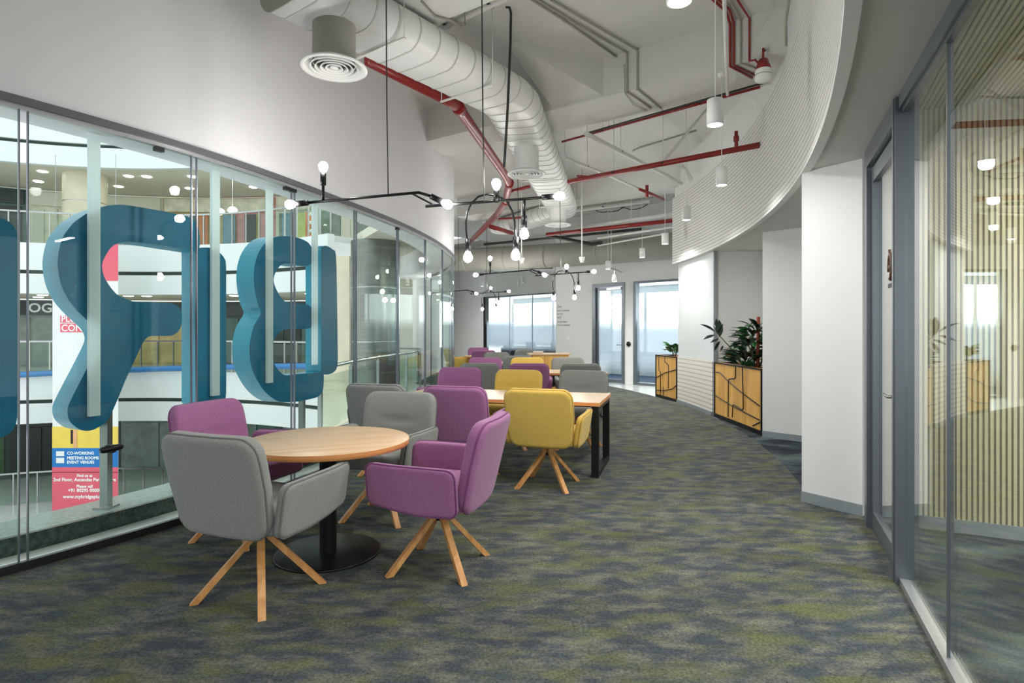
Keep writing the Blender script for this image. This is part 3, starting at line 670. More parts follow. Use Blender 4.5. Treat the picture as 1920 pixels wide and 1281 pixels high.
spec_up = [(50, 66, 'mall_wall', 'shop_cream', 'shop_grey', '', 'pale shop with plain front on the upper balcony, nearest the metal column', ()),
    (66, 72.5, 'mall_wall', 'shop_cream', 'shop_grey', '', 'narrow pale shop on the upper balcony beside the orange banner', ()),
    (72.5, 80, 'mall_wall', 'shop_cream', 'shop_grey', '', 'upper balcony shop with a lime poster and a blue figure', ((73.6, 76, 'shop_lime'), (77, 78.6, 'shop_blue'))),
    (80, 90, 'shop_pink', 'shop_cream', 'shop_wood', '', 'upper balcony shop with rose wall, black and blue posters', ((81, 82.6, 'shop_pink'), (83.2, 85, 'shop_black'), (86.6, 88.6, 'shop_blue'))),
    (90, 98, 'shop_wood', 'shop_cream', 'shop_teal', '', 'upper balcony shop with wooden front above the stem of the R', ((91, 92.5, 'shop_orange'), (94, 96.5, 'shop_green'))),
    (98, 110, 'mall_wall', 'mall_wall', 'shop_cream', '', 'upper balcony shop with blank cream windows behind the letter R', ()),
    (110, 116, 'shop_cream', 'mall_wall', 'mall_wall', '', 'upper balcony white wall beside the stone column', ()),
    (116, 126, 'shop_teal', 'shop_dark', 'shop_dark', '', 'dark teal shop at the far side of the upper balcony', ()),
    (126, 140, 'shop_grey', 'shop_dark', 'shop_teal', '', 'grey shop beyond the dark teal one on the upper balcony', ())]
for a0, a1, w_, s_, g_, wd_, lb, ps in spec_up: shop(4.40, a0, a1, w_, s_, g_, wd_, lb, 2.75, ps)
spec_mid = [(50, 72, 'shop_cream', 'shop_cream', 'shop_grey', '', 'cream shop at office height beside the metal clad column'),
    (72, 82, 'shop_teal', 'shop_dark', 'shop_dark', '', 'dark glazed shop seen through the letter B'),
    (82, 94, 'shop_dark', 'shop_dark', 'shop_teal', '', 'dark cafe front with black ceiling seen between the letters'),
    (94, 107, 'shop_wood', 'shop_dark', 'shop_wood', '', 'shop with light wood front behind the letter R'),
    (107, 120, 'shop_grey', 'shop_dark', 'shop_grey', 'OGO', 'grey shop with big pale sign letters beside the hanging banner'),
    (120, 136, 'shop_dark', 'shop_dark', 'shop_teal', '', 'dark shop past the pale sign letters')]
for a0, a1, w_, s_, g_, wd_, lb in spec_mid: shop(-0.10, a0, a1, w_, s_, g_, wd_, lb, 2.75)
spec_low = [(50, 74, 'shop_grey', 'shop_dark', 'shop_teal', '', 'grey shop on the lowest floor below the letter B'),
    (74, 88, 'shop_teal', 'shop_pink', 'shop_grey', '', 'lowest floor shop with grey glass and a pink strip'),
    (88, 104, 'shop_grey', 'shop_teal', 'shop_grey', '', 'lowest floor shop with pale grey glass below the letter R'),
    (104, 112, 'shop_dark', 'shop_black', 'shop_teal', '', 'lowest floor shop behind the banner'),
    (112, 118, 'shop_black', 'shop_dark', 'shop_black', '', 'black lowest floor shop with framed screens'),
    (118, 132, 'shop_dark', 'shop_orange', 'shop_green', '', 'lowest floor shop with orange sign board')]
for a0, a1, w_, s_, g_, wd_, lb in spec_low: shop(-4.60, a0, a1, w_, s_, g_, wd_, lb, 2.75)
# columns
def column(px, depth, r, z0, z1, m, label, base=True):
    p = PD(px, YH, depth); t = thing('round_column', label, 'column', (p.x, p.y, z0))
    MB().lathe([(r, z0), (r, z1)], (p.x, p.y, 0), 40).build('shaft', m, t)
    k = MB().lathe([(r + .02, z0), (r + .02, z0 + 0.12), (r, z0 + 0.12)], (p.x, p.y, 0), 40); k.build('base_ring', m, t)
    for zz in np.arange(math.ceil(z0), z1 - 0.3, 1.15):
        MB().lathe([(r + .004, zz), (r + .006, zz + .012), (r + .004, zz + .024)], (p.x, p.y, 0), 40).build('joint_ring', 'steel', t)
    return t
column(160, 22.0, 0.70, 4.40, 7.2, 'cream_stone', 'cream stone column on the upper balcony rising behind the R')
column(704, 12.75, 0.52, 0.0, 3.32, 'brushed_steel', 'brushed metal clad column outside the curved glass')
# cream pier and the short walkway beyond the letters
a = PD(600, YH, 15.0); b = PD(655, YH, 15.0)
tag(MB().box(a.x, b.x, 15.0, 16.2, -4.6, 3.31).box(a.x - .03, b.x + .03, 14.97, 16.23, -0.1, 0.1).build('square_pier', 'cream_stone'), 'tall cream square pier behind the stem of the letter B', 'pier')
wo = [(-2.5, 7.1), (-2.55, 9.0), (-2.55, 11.2), (-3.5, 13.0), (-4.08, 14.9), (-4.08, 17.6), (-2.68, 17.6), (-2.68, 15.85)]
def inner(d): return [ring(rg(R_(a)) - d, R_(a))[:2] for a in range(28, -15, -2)]
wk = wo + inner(0.06); wk2 = wo + inner(0.495)
struct(MB().prism(wk, -0.25, -0.002).build('floor_walkway', 'stone_floor'), 'pale walkway outside the glass')
struct(MB().prism(wk2, 3.32, 3.5).build('ceiling_walkway', 'mall_soffit'), 'cream soffit over the walkway')
struct(MB().box(-4.08, -2.68, 17.6, 17.75, -0.25, 3.4).build('wall_walkway', 'mall_wall'))
rp = [Vector((-2.42, 7.4, 0.92)), Vector((-2.47, 9.0, 0.92)), Vector((-2.42, 10.6, 0.92)), Vector((-2.25, 12.5, 0.92)), Vector((-2.22, 14.2, 0.92)), Vector((-2.45, 15.4, 0.92)), Vector((-3.3, 16.0, 0.92))]
t = thing('walkway_railing', 'curved steel handrail with glass panes on the walkway by the metal column', 'railing', (-2.42, 9.0, 0))
sm = []
for i in range(len(rp) - 1):
    p0, p1, p2, p3 = rp[max(i - 1, 0)], rp[i], rp[i + 1], rp[min(i + 2, len(rp) - 1)]
    for q in (0, .25, .5, .75): sm.append(0.5 * ((2 * p1) + (p2 - p0) * q + (2 * p0 - 5 * p1 + 4 * p2 - p3) * q * q + (3 * p1 - p0 - 3 * p2 + p3) * q ** 3))
sm.append(rp[-1])
MB().tube(sm, 0.028, 10).build('handrail', 'steel', t)
for i in range(len(rp) - 1):
    p, q = rp[i], rp[i + 1]
    MB().bar(Vector((p.x, p.y, 0.0)), Vector((p.x, p.y, 0.86)), 0.05, 0.05).bar(Vector((p.x, p.y, 0.84)), Vector((p.x, p.y, 0.90)), 0.02, 0.02).build('post', 'steel', t)
    d = (q - p).normalized(); up_ = Vector((0, 0, -0.47))
    MB().bar(p + up_ + d * .06, q + up_ - d * .06, 0.012, 0.72).build('pane', 'glass_rail', t)
# soffit lights, globes
n = 0
dl = None
for zf, lab in ((8.90, 'small round downlight in the cream soffit of the upper mall storey'), (4.40, 'small round downlight in the soffit of the middle mall storey')):
    for rr, a_s in ((RA + 1.2, range(54, 132, 8)), (RA + 3.0, range(58, 130, 11))):
        for a in a_s:
            p = ring(rr, R_(a), zf - 1.70)
            if (p.to_2d() - PD(160, YH, 22.0).to_2d()).length < 1.0: p = ring(rr, R_(a - 5), zf - 1.70)      # clear of the stone column
            if dl is None:
                dl = MB().lathe([(0, 0), (0.14, 0), (0.16, 0.012), (0.17, 0.02)], (0, 0, 0), 14); dl = dl.build('downlight', 'lamp_disc')
                o = dl
            else: o = dl.copy(); col.objects.link(o)
            o.location = (p.x, p.y, p.z - 0.021); tag(o, lab, 'downlight', 'downlights in the mall soffits ' + ('high' if zf > 5 else 'low'))
for px, py, lab in ((412, 397, 'white globe lamp hanging over the upper balcony, closer to the letter R'), (436, 394, 'white globe lamp hanging over the upper balcony, closer to the letter B')):
    p = PD(px, py, 22.0); t = thing('globe_lamp', lab, 'lamp', p, 0, 'white globe lamps')
    MB().sphere(p, 0.17, 16, 10, sz=0.75).build('globe', 'globe', t); MB().tube([p + Vector((0, 0, .12)), Vector((p.x, p.y, 7.19))], 0.012, 6).build('cord', 'lamp_white', t)
# banner hanging across the atrium
YB = 19.0
def bp(x, y): return PD(x, y, YB)
c = bp(160, 958); t = thing('hanging_banner', 'tall printed banner with pink foot and blue band hanging across the atrium', 'banner', (c.x, c.y, c.z))
def rect(name, x0, x1, y0, y1, m, dy=0.0, par=None):
    a = bp(x0, y1); b = bp(x1, y0); return MB().box(a.x, b.x, YB - dy - 0.012, YB - dy, a.z, b.z).build(name, m, par or t)
rect('banner_cloth', 99, 222, 457, 958, 'banner_white')
rect('banner_panel', 99, 222, 457, 527, 'banner_pink', 0.014)
rect('banner_panel', 99, 222, 885, 958, 'banner_pink', 0.014); rect('banner_panel', 99, 222, 876, 886, 'banner_pink', 0.014)
rect('banner_panel', 99, 222, 840, 876, 'banner_blue', 0.014)
rect('banner_panel', 99, 222, 800, 840, 'banner_yellow', 0.014); rect('banner_panel', 139, 146, 806, 840, 'banner_skin', 0.028); rect('banner_panel', 134, 138, 806, 832, 'inlay', 0.028)
rect('banner_block', 114, 140, 592, 605, 'banner_pink', 0.014); rect('banner_block', 114, 188, 607, 623, 'banner_pink', 0.014)
rect('banner_block', 107, 122, 846, 855, 'banner_white', 0.03); rect('banner_block', 107, 122, 858, 868, 'banner_white', 0.03)
px_m = YB / F
for body, x, y, s, al in (('PLUG', 116, 603.5, 13, 'LEFT'), ('CONNECT', 116, 621, 14, 'LEFT'), ('CO-WORKING', 127, 852, 6, 'LEFT'), ('MEETING ROOMS AND', 127, 861, 6, 'LEFT'), ('EVENT VENUES', 127, 869, 6, 'LEFT'),
                          ('Find us at', 160, 894, 6, 'CENTER'), ('2nd Floor, Ascendas Park Square', 160, 902, 7, 'CENTER'), ('Please call', 160, 914, 6, 'CENTER'), ('+91 80295 00000', 160, 922, 7, 'CENTER'), ('www.mybridgeplus.in', 160, 934, 7.5, 'CENTER')):
    o = bp(x, y); o.y -= 0.032; tmesh('banner_lettering', body, s * px_m * 1.25, 'text_white', t, plane_mw(o, (1, 0, 0)), al, 0.0, 0.004)
MB().tube([bp(99, 456), bp(222, 456)], 0.04, 8).build('top_rod', 'steel', t)
for x in (104, 217):
    a = bp(x, 455); MB().tube([a, Vector((a.x, a.y, 7.1))], 0.008, 6).build('cable', 'steel', t)
# orange vertical banner on the upper storey
a, b = PD(573, 470, 21.0), PD(590, 398, 21.0); a.z = 4.41
t = thing('vertical_banner', 'narrow orange vertical banner with white marks beside the letter B', 'banner', (a.x, 21.0, a.z))
MB().box(a.x, b.x + .1, 20.97, 21.0, a.z, b.z).build('cloth', 'shop_orange', t)
for k in range(4): MB().sphere(((a.x + b.x) / 2 + .05, 20.96, a.z + 0.25 + 0.3 * k), 0.07, 8, 6).build('mark', 'text_white', t)
# ================================================================== ARMCHAIRS
def slab_mesh(a, b, t, r, warp, n=26, front=None):
    """padded panel: rounded rectangle 2a x 2b, thickness t with soft edges, passed through warp(u, v, w)"""
    g = [math.sin(math.pi / 2 * (-1 + 2 * i / n)) for i in range(n + 1)]
    vs = []; idx = {}; fs = []
    def pos(u, v):
        s = max(abs(u), abs(v)); x, y = u * a, v * b
        if s < 1e-6: return x, y, s
        rs = r * s ** 3; hx, hy = a * s - rs, b * s - rs
        dx, dy = abs(x) - hx, abs(y) - hy
        if dx > 0 and dy > 0:
            l = math.hypot(dx, dy); m = max(dx, dy); k = m / l
            x = math.copysign(hx + dx * k, x); y = math.copysign(hy + dy * k, y)
        return x, y, s
    for side in (1, -1):
        for j in range(n + 1):
            for i in range(n + 1):
                u, v = g[i], g[j]; edge = i in (0, n) or j in (0, n)
                if edge and side == -1: idx[(side, i, j)] = idx[(1, i, j)]; continue
                x, y, s = pos(u, v); e = (1 - s) * min(a, b); q = min(e / (t * 0.42), 1.0); h = t / 2 * max(0, 1 - (1 - q) ** 3.4) ** (1 / 3.4)
                w = side * h
                if front and side == 1: w += front(x, y) * q
                idx[(side, i, j)] = len(vs); vs.append(warp(x, y, w))
        for j in range(n):
            for i in range(n):
                q4 = [idx[(side, i, j)], idx[(side, i + 1, j)], idx[(side, i + 1, j + 1)], idx[(side, i, j + 1)]]
                fs.append(tuple(q4 if side == 1 else reversed(q4)))
    # boundary ring
    ringp = [pos(g[i], -1)[:2] for i in range(n + 1)] + [pos(1, g[j])[:2] for j in range(1, n + 1)] + [pos(g[i], 1)[:2] for i in range(n - 1, -1, -1)] + [pos(-1, g[j])[:2] for j in range(n - 1, 0, -1)]
    return vs, fs, ringp
LEAN = R_(13.5); BL = 0.525; Z0 = 0.39
def back_warp(x, y, w):
    s = y + BL / 2; f = s / BL                           # distance up the back
    k = 0.90 + 0.10 * min(1, f / 0.5) - 0.03 * max(0, (f - 0.75) / 0.25)
    x = x * k; yy = -0.235 - s * math.sin(LEAN) + w * math.cos(LEAN) + 0.30 * x * x; zz = Z0 + s * math.cos(LEAN) + w * math.sin(LEAN)
    return (x, yy, zz)
def arm_warp(sgn):
    def f(u, v, w):
        y = u + 0.045; z = 0.525 + v
        if v < 0: z += 0.05 * max(0, (y - 0.0) / 0.3) * (-v / 0.14)
        z += 0.03 * y * (1 if v > 0 else 0)
        x = 0.300 + w + 0.045 * (z - 0.39) / 0.28 - 0.02 * (y > 0.15) * (y - 0.15) / 0.15
        return (sgn * x, y, z)
    return f
def crease(x, y): return -0.016 * math.exp(-((y - 0.035) / 0.016) ** 2) * (1 / (1 + math.exp((abs(x) - 0.13) / 0.012))) + 0.010 * math.exp(-((y - 0.15) / 0.10) ** 2)
def make_chair(colr, m, pm):
    root = thing('armchair', '', 'armchair', (0, 0, 0), 0, None, world=False)
    vs, fs, rp_ = slab_mesh(0.305, BL / 2, 0.085, 0.085, back_warp, 28, crease)
    back = MB().add(vs, fs, 0, True).build('backrest', m, root, fix=False)
    pts = [back_warp(x, y, -0.018) for x, y in rp_]; MB().tube(pts + [pts[0]], 0.0055, 5, cap=False).build('piping', pm, back)
    pts = [back_warp(-0.12 + 0.24 * i / 10, 0.035, 0.029) for i in range(11)]; MB().tube(pts, 0.0035, 5).build('seam', 'seam_dark', back)
    vs, fs, rp_ = slab_mesh(0.29, 0.265, 0.115, 0.07, lambda x, y, w: (x, y + 0.03, 0.452 + w + 0.02 * (y + 0.1)), 22)
    MB().add(vs, fs, 0, True).build('seat', m, root, fix=False)
    for sg in (-1, 1):
        wf = arm_warp(sg); vs, fs, rp_ = slab_mesh(0.265, 0.137, 0.062, 0.05, wf, 22)
        if sg < 0: fs = [tuple(reversed(f)) for f in fs]
        ar = MB().add(vs, fs, 0, True).build('armrest', m, root, fix=False)
        pts = [wf(x, y, 0.02) for x, y in rp_]; MB().tube(pts + [pts[0]], 0.0045, 5, cap=False).build('piping', pm, ar)
    MB().lathe([(0.0, 0.375), (0.055, 0.375), (0.055, 0.395), (0.0, 0.395)], (0, 0, 0), 16).lathe([(0.022, 0.27), (0.022, 0.38)], (0, 0, 0), 12).build('swivel_hub', 'black_metal', root)
    for k in range(4):
        a = R_(45 + 90 * k); d = Vector((math.cos(a), math.sin(a), 0)); up = Vector((0, 0, 1))
        mb = MB(); p0, p1, p2 = d * 0.036 + up * 0.378, d * 0.040 + up * 0.29, d * 0.315
        sd = up.cross(d)
        sec = [(p0, d, 0.030), (p1, d, 0.034)]
        q = []
        for p, hd, hh in ((p0, d, .034), (p1 + up * .012, d, .036), (p2 + up * 0.0, Vector((d.x, d.y, 0)), .040)):
            for sx, sy in ((-1, -1), (1, -1), (1, 1), (-1, 1)): q.append(p + sd * sx * 0.0185 + hd * sy * hh / 2)
        fs = [(3, 2, 1, 0), (8, 9, 10, 11)]
        for i in (0, 4):
            for j in range(4): fs.append((i + j, i + (j + 1) % 4, i + 4 + (j + 1) % 4, i + 4 + j))
        lg_ = mb.add(q, fs).build('leg', 'leg_wood', root)
        sc_ = MB()
        for zz in (0.315, 0.355): sc_.bar(d * 0.052 + up * zz, d * 0.0555 + up * zz, 0.010, 0.010)
        sc_.build('screw', 'black_metal', lg_)
    return root
PROTO = {'grey': make_chair('grey', 'fabric_grey', 'piping_grey'), 'purple': make_chair('purple', 'fabric_purple', 'piping_purple'), 'yellow': make_chair('yellow', 'fabric_yellow', 'piping_yellow')}
used = set()
def chair(colr, x, y, face, label, group='wooden legged armchairs'):
    if colr in used: o = copy_tree(PROTO[colr])
    else: used.add(colr); o = PROTO[colr]
    o.location = (x, y, 0); o.rotation_euler = (0, 0, R_(face - 90)); tag(o, label, 'armchair', group); return o
RT = (-1.16, 3.70)
chair('grey', -1.34, 3.13, 69, 'grey armchair at the round table by the letters, back turned, opposite the other grey one')
chair('purple', -0.43, 3.50, 166, 'purple armchair at the round table by the letters on the open aisle side')
chair('grey', -0.975, 4.44, -104, 'grey armchair at the round table by the letters with its back to the rectangular table')
chair('purple', -1.835, 4.015, -18, 'purple armchair at the round table by the letters with its back against the glass wall')
def pol(r, td): p = ring(r, R_(td)); return p.x, p.y
def tang(td): return td + 90
T1a, T2a = -15.3, 0.2
chair('yellow', 0.327, 5.33, 71, 'yellow armchair at the first rectangular table, back turned, at the aisle end')
chair('purple', -0.42, 5.57, 73, 'purple armchair at the first rectangular table, back turned, between a grey and a yellow one')
chair('grey', -1.19, 5.80, 74, 'grey armchair at the first rectangular table, back turned, by the glass wall')
chair('grey', 0.80, 7.0, -107, 'grey armchair on the far side of the first rectangular table, at the aisle end')
chair('yellow', 0.0, 7.13, -106, 'yellow armchair on the far side of the first rectangular table, in the middle')
chair('purple', -0.79, 7.62, -106, 'purple armchair on the far side of the first rectangular table, by the glass wall')
for colr, r, td, face, lab in (('grey', 13.95, -2.6, 89, 'dark-backed grey armchair at the second rectangular table, at the aisle end'),
    ('purple', 13.17, -2.6, 89, 'purple armchair at the second rectangular table, back turned, in the middle'),
    ('grey', 12.42, -2.6, 88, 'grey armchair at the second rectangular table, back turned, by the glass wall'),
    ('grey', 13.95, 3.0, -90, 'grey armchair on the far side of the second rectangular table, at the aisle end'),
    ('yellow', 13.19, 3.0, -90, 'yellow armchair on the far side of the second rectangular table, in the middle'),
    ('purple', 12.42, 3.0, -90, 'purple armchair on the far side of the second rectangular table, by the glass wall')):
    x, y = pol(r, td); chair(colr, x, y, face, lab)
chair('grey', 0.09, 11.95, 96, 'grey armchair with its back turned at the far round table next to the wooden cabinet')
chair('grey', -0.27, 13.2, -75, 'grey armchair across the far round table next to the wooden cabinet')
chair('purple', -0.72, 15.1, 92, 'purple armchair with its back turned at the last round table')
chair('purple', -0.92, 16.75, -80, 'purple armchair across the last round table')
chair('grey', 0.12, 15.6, 130, 'grey armchair at the last round table below the frosted window')
chair('yellow', -1.45, 15.95, 20, 'yellow armchair at the last round table by the end of the glass wall')

# ================================================================== TABLES
def round_table(x, y, lab):
    t = thing('round_table', lab, 'table', (x, y, 0), R_(20), None, world=False)
    mb = MB().lathe([(0.0, 0.715), (0.502, 0.715), (0.505, 0.712)], (0, 0, 0), 64); mb.build('tabletop', 'table_wood', t)
    MB().lathe([(0.505, 0.7135), (0.506, 0.700), (0.504, 0.681), (0.498, 0.679), (0.0, 0.679)], (0, 0, 0), 64).build('edge_band', 'table_edge', t)
    MB().lathe([(0.052, 0.012), (0.052, 0.66)], (0, 0, 0), 28).lathe([(0.20, 0.679), (0.20, 0.662), (0.0, 0.660)], (0, 0, 0), 28).build('column', 'black_metal', t)
    MB().lathe([(0.0, 0.016), (0.315, 0.014), (0.325, 0.010), (0.325, 0.0), (0.0, 0.0)], (0, 0, 0), 64).build('base_disc', 'black_metal', t)
    return t
round_table(-1.16, 3.70, 'round wooden table on a black disc base among grey and purple chairs near the glass')
round_table(-0.20, 12.58, 'round wooden table at the far end beside the wooden cabinet')
round_table(-0.80, 15.95, 'last round wooden table below the frosted window')
def rect_table(x, y, face, lab, L=2.15, D=0.90):
    t = thing('rectangular_table', lab, 'table', (x, y, 0), R_(face - 90), None, world=False)
    h = L / 2; g = D / 2
    MB().box(-h, h, -g, g, 0.712, 0.716).build('tabletop', 'table_wood', t)
    MB().box(-h - .001, h + .001, -g - .001, g + .001, 0.682, 0.7135).build('edge_band', 'table_edge', t)
    for sx in (-1, 1):
        x0 = sx * (h - 0.045); b = MB()
        for sy in (-1, 1): b.box(x0 - 0.035, x0 + 0.035, sy * (g - 0.04) - 0.025, sy * (g - 0.04) + 0.025, 0, 0.682)
        b.box(x0 - 0.035, x0 + 0.035, -g + 0.06, g - 0.06, 0, 0.05); b.box(x0 - 0.035, x0 + 0.035, -g + 0.06, g - 0.06, 0.64, 0.682)
        b.build('leg_frame', 'black_metal', t)
    for sy in (-1, 1): MB().box(-h + .08, h - .08, sy * (g - .26) - .02, sy * (g - .26) + .02, 0.642, 0.682).build('stretcher', 'black_metal', t)
    return t
c = Vector((0.826, 5.54)); ax = Vector((-0.96, 0.28)).normalized(); dp = Vector((0.28, 0.96)).normalized(); q = c + ax * 1.075 + dp * 0.45
rect_table(q.x, q.y, math.degrees(math.atan2(dp.y, dp.x)), 'long wooden table with black frame legs, the one behind the round table')
x, y = pol(13.16, 0.2); rect_table(x + 0.02, y, 90, 'long wooden table with black frame legs, further down beyond the first one', 2.5)

# wooden cabinet at the far end
t = thing('wooden_cabinet', 'low light wood cabinet standing behind the far yellow and grey chairs', 'cabinet', (0.78, 12.5, 0), R_(4), None, world=False)
MB().box(-0.36, 0.40, -0.2, 0.25, 0.05, 0.885).build('body', 'planter_wood', t)
MB().box(-0.44, 0.44, -0.23, 0.28, 0.885, 0.915).build('top', 'table_wood', t); MB().box(-0.34, 0.38, -0.18, 0.23, 0, 0.05).build('plinth', 'black_metal', t)
for k in range(3): MB().box(-0.355 + k * .25, -0.115 + k * .25, -0.212, -0.2, 0.07, 0.87).build('door', 'planter_wood', t)
tag(MB().add([(-0.1, -0.08, 0), (0.1, -0.08, 0), (0.1, 0.06, 0), (-0.1, 0.06, 0), (-0.11, -0.13, 0.05), (0.11, -0.13, 0.05), (-0.11, -0.125, 0.056), (0.11, -0.125, 0.056), (-0.1, -0.075, 0.006), (0.1, -0.075, 0.006), (0.1, 0.06, 0.006), (-0.1, 0.06, 0.006)],
    [(0, 3, 2, 1), (0, 1, 5, 4), (4, 5, 7, 6), (6, 7, 9, 8), (8, 9, 10, 11), (3, 11, 10, 2), (0, 4, 6, 8, 11, 3), (1, 2, 10, 9, 7, 5)]).build('folded_leaflet', 'text_white'), 'folded white leaflet lying on the wooden cabinet', 'leaflet')
bpy.data.objects['folded_leaflet'].location = (0.55, 12.45, 0.915)

# ================================================================== PLANTERS
PL_LINES = [[(160,605),(200,612),(290,690),(400,780),(540,890)], [(350,557),(348,655),(340,662),(292,666),(284,676),(280,985)], [(405,565),(408,700),(414,790),(415,915),(406,928),(345,890),(330,884),(324,895),(320,990)], [(155,800),(320,895),(540,1010)], [(490,1060),(548,1025)]]
def planter(a, b, h, label, lines, flip=False):
    a = Vector(a); b = Vector(b); d = (b - a); L = d.length; t = thing('planter_box', label, 'planter', (a.x, a.y, 0), math.atan2(d.y, d.x), None, world=False)
    # local x along the front, local -y faces the corridor when going right to left ... front at y = 0
    D = 0.42
    MB().box(0.03, L - .03, 0.012, D, 0.06, h - .065).box(0.03, L - .03, 0.012, 0.03, h - .065, h - .02).build('wood_panel', 'planter_wood', t)
    fr = MB(); w = .03
    fr.box(0, w, 0, D, 0.0, h); fr.box(L - w, L, 0, D, 0.0, h); fr.box(w, L - w, 0, 0.03, h - .022, h); fr.box(w, L - w, 0, D, 0.0, 0.062)
    fr.build('frame', 'black_metal', t)
    MB().box(w, L - w, 0.03, 0.07, h - .02, h).box(w, L - w, D - .04, D, h - .02, h).build('rim', 'table_edge', t)
    MB().box(w, L - w, 0.07, D - .04, h - .06, h - .025).build('soil', 'soil', t)
    for ln in lines:
        pts = []
        for x, y in ln:
            u = (x - 150) / 400; tp = 520 + (x - 150) * .1375 + 14; bt = 945 + (x - 150) * .3875; v = 1 - (y - tp) / (bt - tp)
            u = 1 - u if flip else u
            pts.append((w + (L - 2 * w) * min(max(u, 0), 1), 0.008, 0.062 + (h - .085) * min(max(v, 0), 1)))
        MB().tube(pts, 0.009, 5).build('inlay_line', 'inlay', t)
    return t, L
# fronts run along the ring; origin at the far end so that the corridor side is local -y
p1, p2 = Vector((3.285, 9.55, 0)), Vector((3.315, 7.80, 0))
# direction far->near : local y then points outward?  (checked: rotate so that front faces the corridor)
pt1, L1 = planter(p1.to_2d(), p2.to_2d(), 0.89, 'wooden planter with dark inlaid lines between the white pillar and the board wall', PL_LINES)
p3, p4 = ring(16.15, R_(9.4)), ring(16.17, R_(5.65))
PL2 = [[(205,545),(205,640),(210,700),(240,720),(240,985)], [(330,560),(330,620),(400,660),(405,700),(400,940)], [(155,770),(340,745),(540,735)], [(155,905),(330,950),(480,960),(545,930)], [(300,900),(300,1000)]]
pt2, L2 = planter(p3.to_2d(), p4.to_2d(), 0.89, 'wooden planter with dark inlaid lines beyond the end of the board wall', PL2)

def leaf_mesh(name, L, Wd, m, bend=0.25, n=7):
    vs = []; fs = []
    for i in range(n + 1):
        f = i / n; w = Wd / 2 * (math.sin(math.pi * min(1, f * 1.02)) ** 0.75) * (1 - 0.25 * f) if 0 < i < n else 0.002
        y = L * f; z = -bend * L * f * f
        vs += [(-w, y, z + 0.22 * w), (0, y, z), (w, y, z + 0.22 * w)]
    o = len(vs); vs += [(x, y, z - 0.003) for x, y, z in vs]
    for i in range(n):
        for k in (0, 1):
            a = i * 3 + k; fs.append((a, a + 1, a + 4, a + 3)); fs.append((o + a, o + a + 3, o + a + 4, o + a + 1))
        fs.append((i * 3, i * 3 + 3, o + i * 3 + 3, o + i * 3)); fs.append((i * 3 + 2, o + i * 3 + 2, o + i * 3 + 5, i * 3 + 5))
    me = bpy.data.meshes.new(name); me.from_pydata(vs, [], fs); me.materials.append(MATS[m])
    for p in me.polygons: p.use_smooth = True
    return me
LM = {'big': leaf_mesh('leaf', 0.24, 0.085, 'leaf_dark'), 'long': leaf_mesh('leaf', 0.22, 0.06, 'leaf_dark', 0.1), 'green': leaf_mesh('leaf', 0.19, 0.085, 'leaf_green', 0.35), 'mid': leaf_mesh('leaf', 0.20, 0.09, 'leaf_green', 0.3)}
def leaf(par, kind, p, dirv, roll=0.0, sc_=1.0):
    o = bpy.data.objects.new('leaf', LM[kind]); col.objects.link(o); o.parent = par
    d = Vector(dirv).normalized(); up = Vector((0, 0, 1)); x = d.cross(up)
    if x.length < 1e-3: x = Vector((1, 0, 0))
    x.normalize(); z = x.cross(d); m = Matrix((x, d, z)).transposed().to_4x4() @ Matrix.Rotation(roll, 4, 'Y'); m.translation = Vector(p)
    o.matrix_local = m @ Matrix.Scale(sc_, 4); return o
def wp(par, lx, ly, lz):
    a = par.rotation_euler.z; return Vector((par.location.x + lx * math.cos(a) - ly * math.sin(a), par.location.y + lx * math.sin(a) + ly * math.cos(a), lz))
# leaning rubber plant
b0 = wp(pt1, L1 * 0.40, 0.2, 0.855); t = thing('rubber_plant', 'leaning rubber plant with dark oval leaves in the nearer planter', 'plant', b0, world=False)
Yp = 9.0
tip = PD(1342, 622, b0.y + 0.15) - b0; mid = tip * 0.55 + Vector((0.03, 0, 0.0))
st = [Vector((0, 0, 0)), mid * 0.5, mid, tip]
MB().tube(st, [0.012, 0.011, 0.009, 0.006], 7).build('stem', 'stem', t)
spec = [((1318, 604), 1.0), ((1316, 635), 1.0), ((1346, 595), 0.9), ((1356, 605), 0.9), ((1352, 598), .8), ((1330, 642), .8), ((1338, 655), .9), ((1350, 660), .9), ((1362, 668), .8)]
def to_local(px, py, dy=0.0): return PD(px, py, b0.y + 0.12 + dy) - b0
base_pts = [to_local(1340, 622), to_local(1340, 628), to_local(1343, 624), to_local(1345, 626), to_local(1349, 632), to_local(1348, 635), to_local(1350, 640), to_local(1356, 648), to_local(1364, 656)]
for k, ((lx, ly), s_) in enumerate(spec):
    e = to_local(lx, ly, 0.08 * (-1) ** k); s0 = base_pts[k]; v = e - s0; leaf(t, 'long' if k % 2 else 'big', s0, v, 0.6 * (-1) ** k, max(0.55, v.length / 0.235))
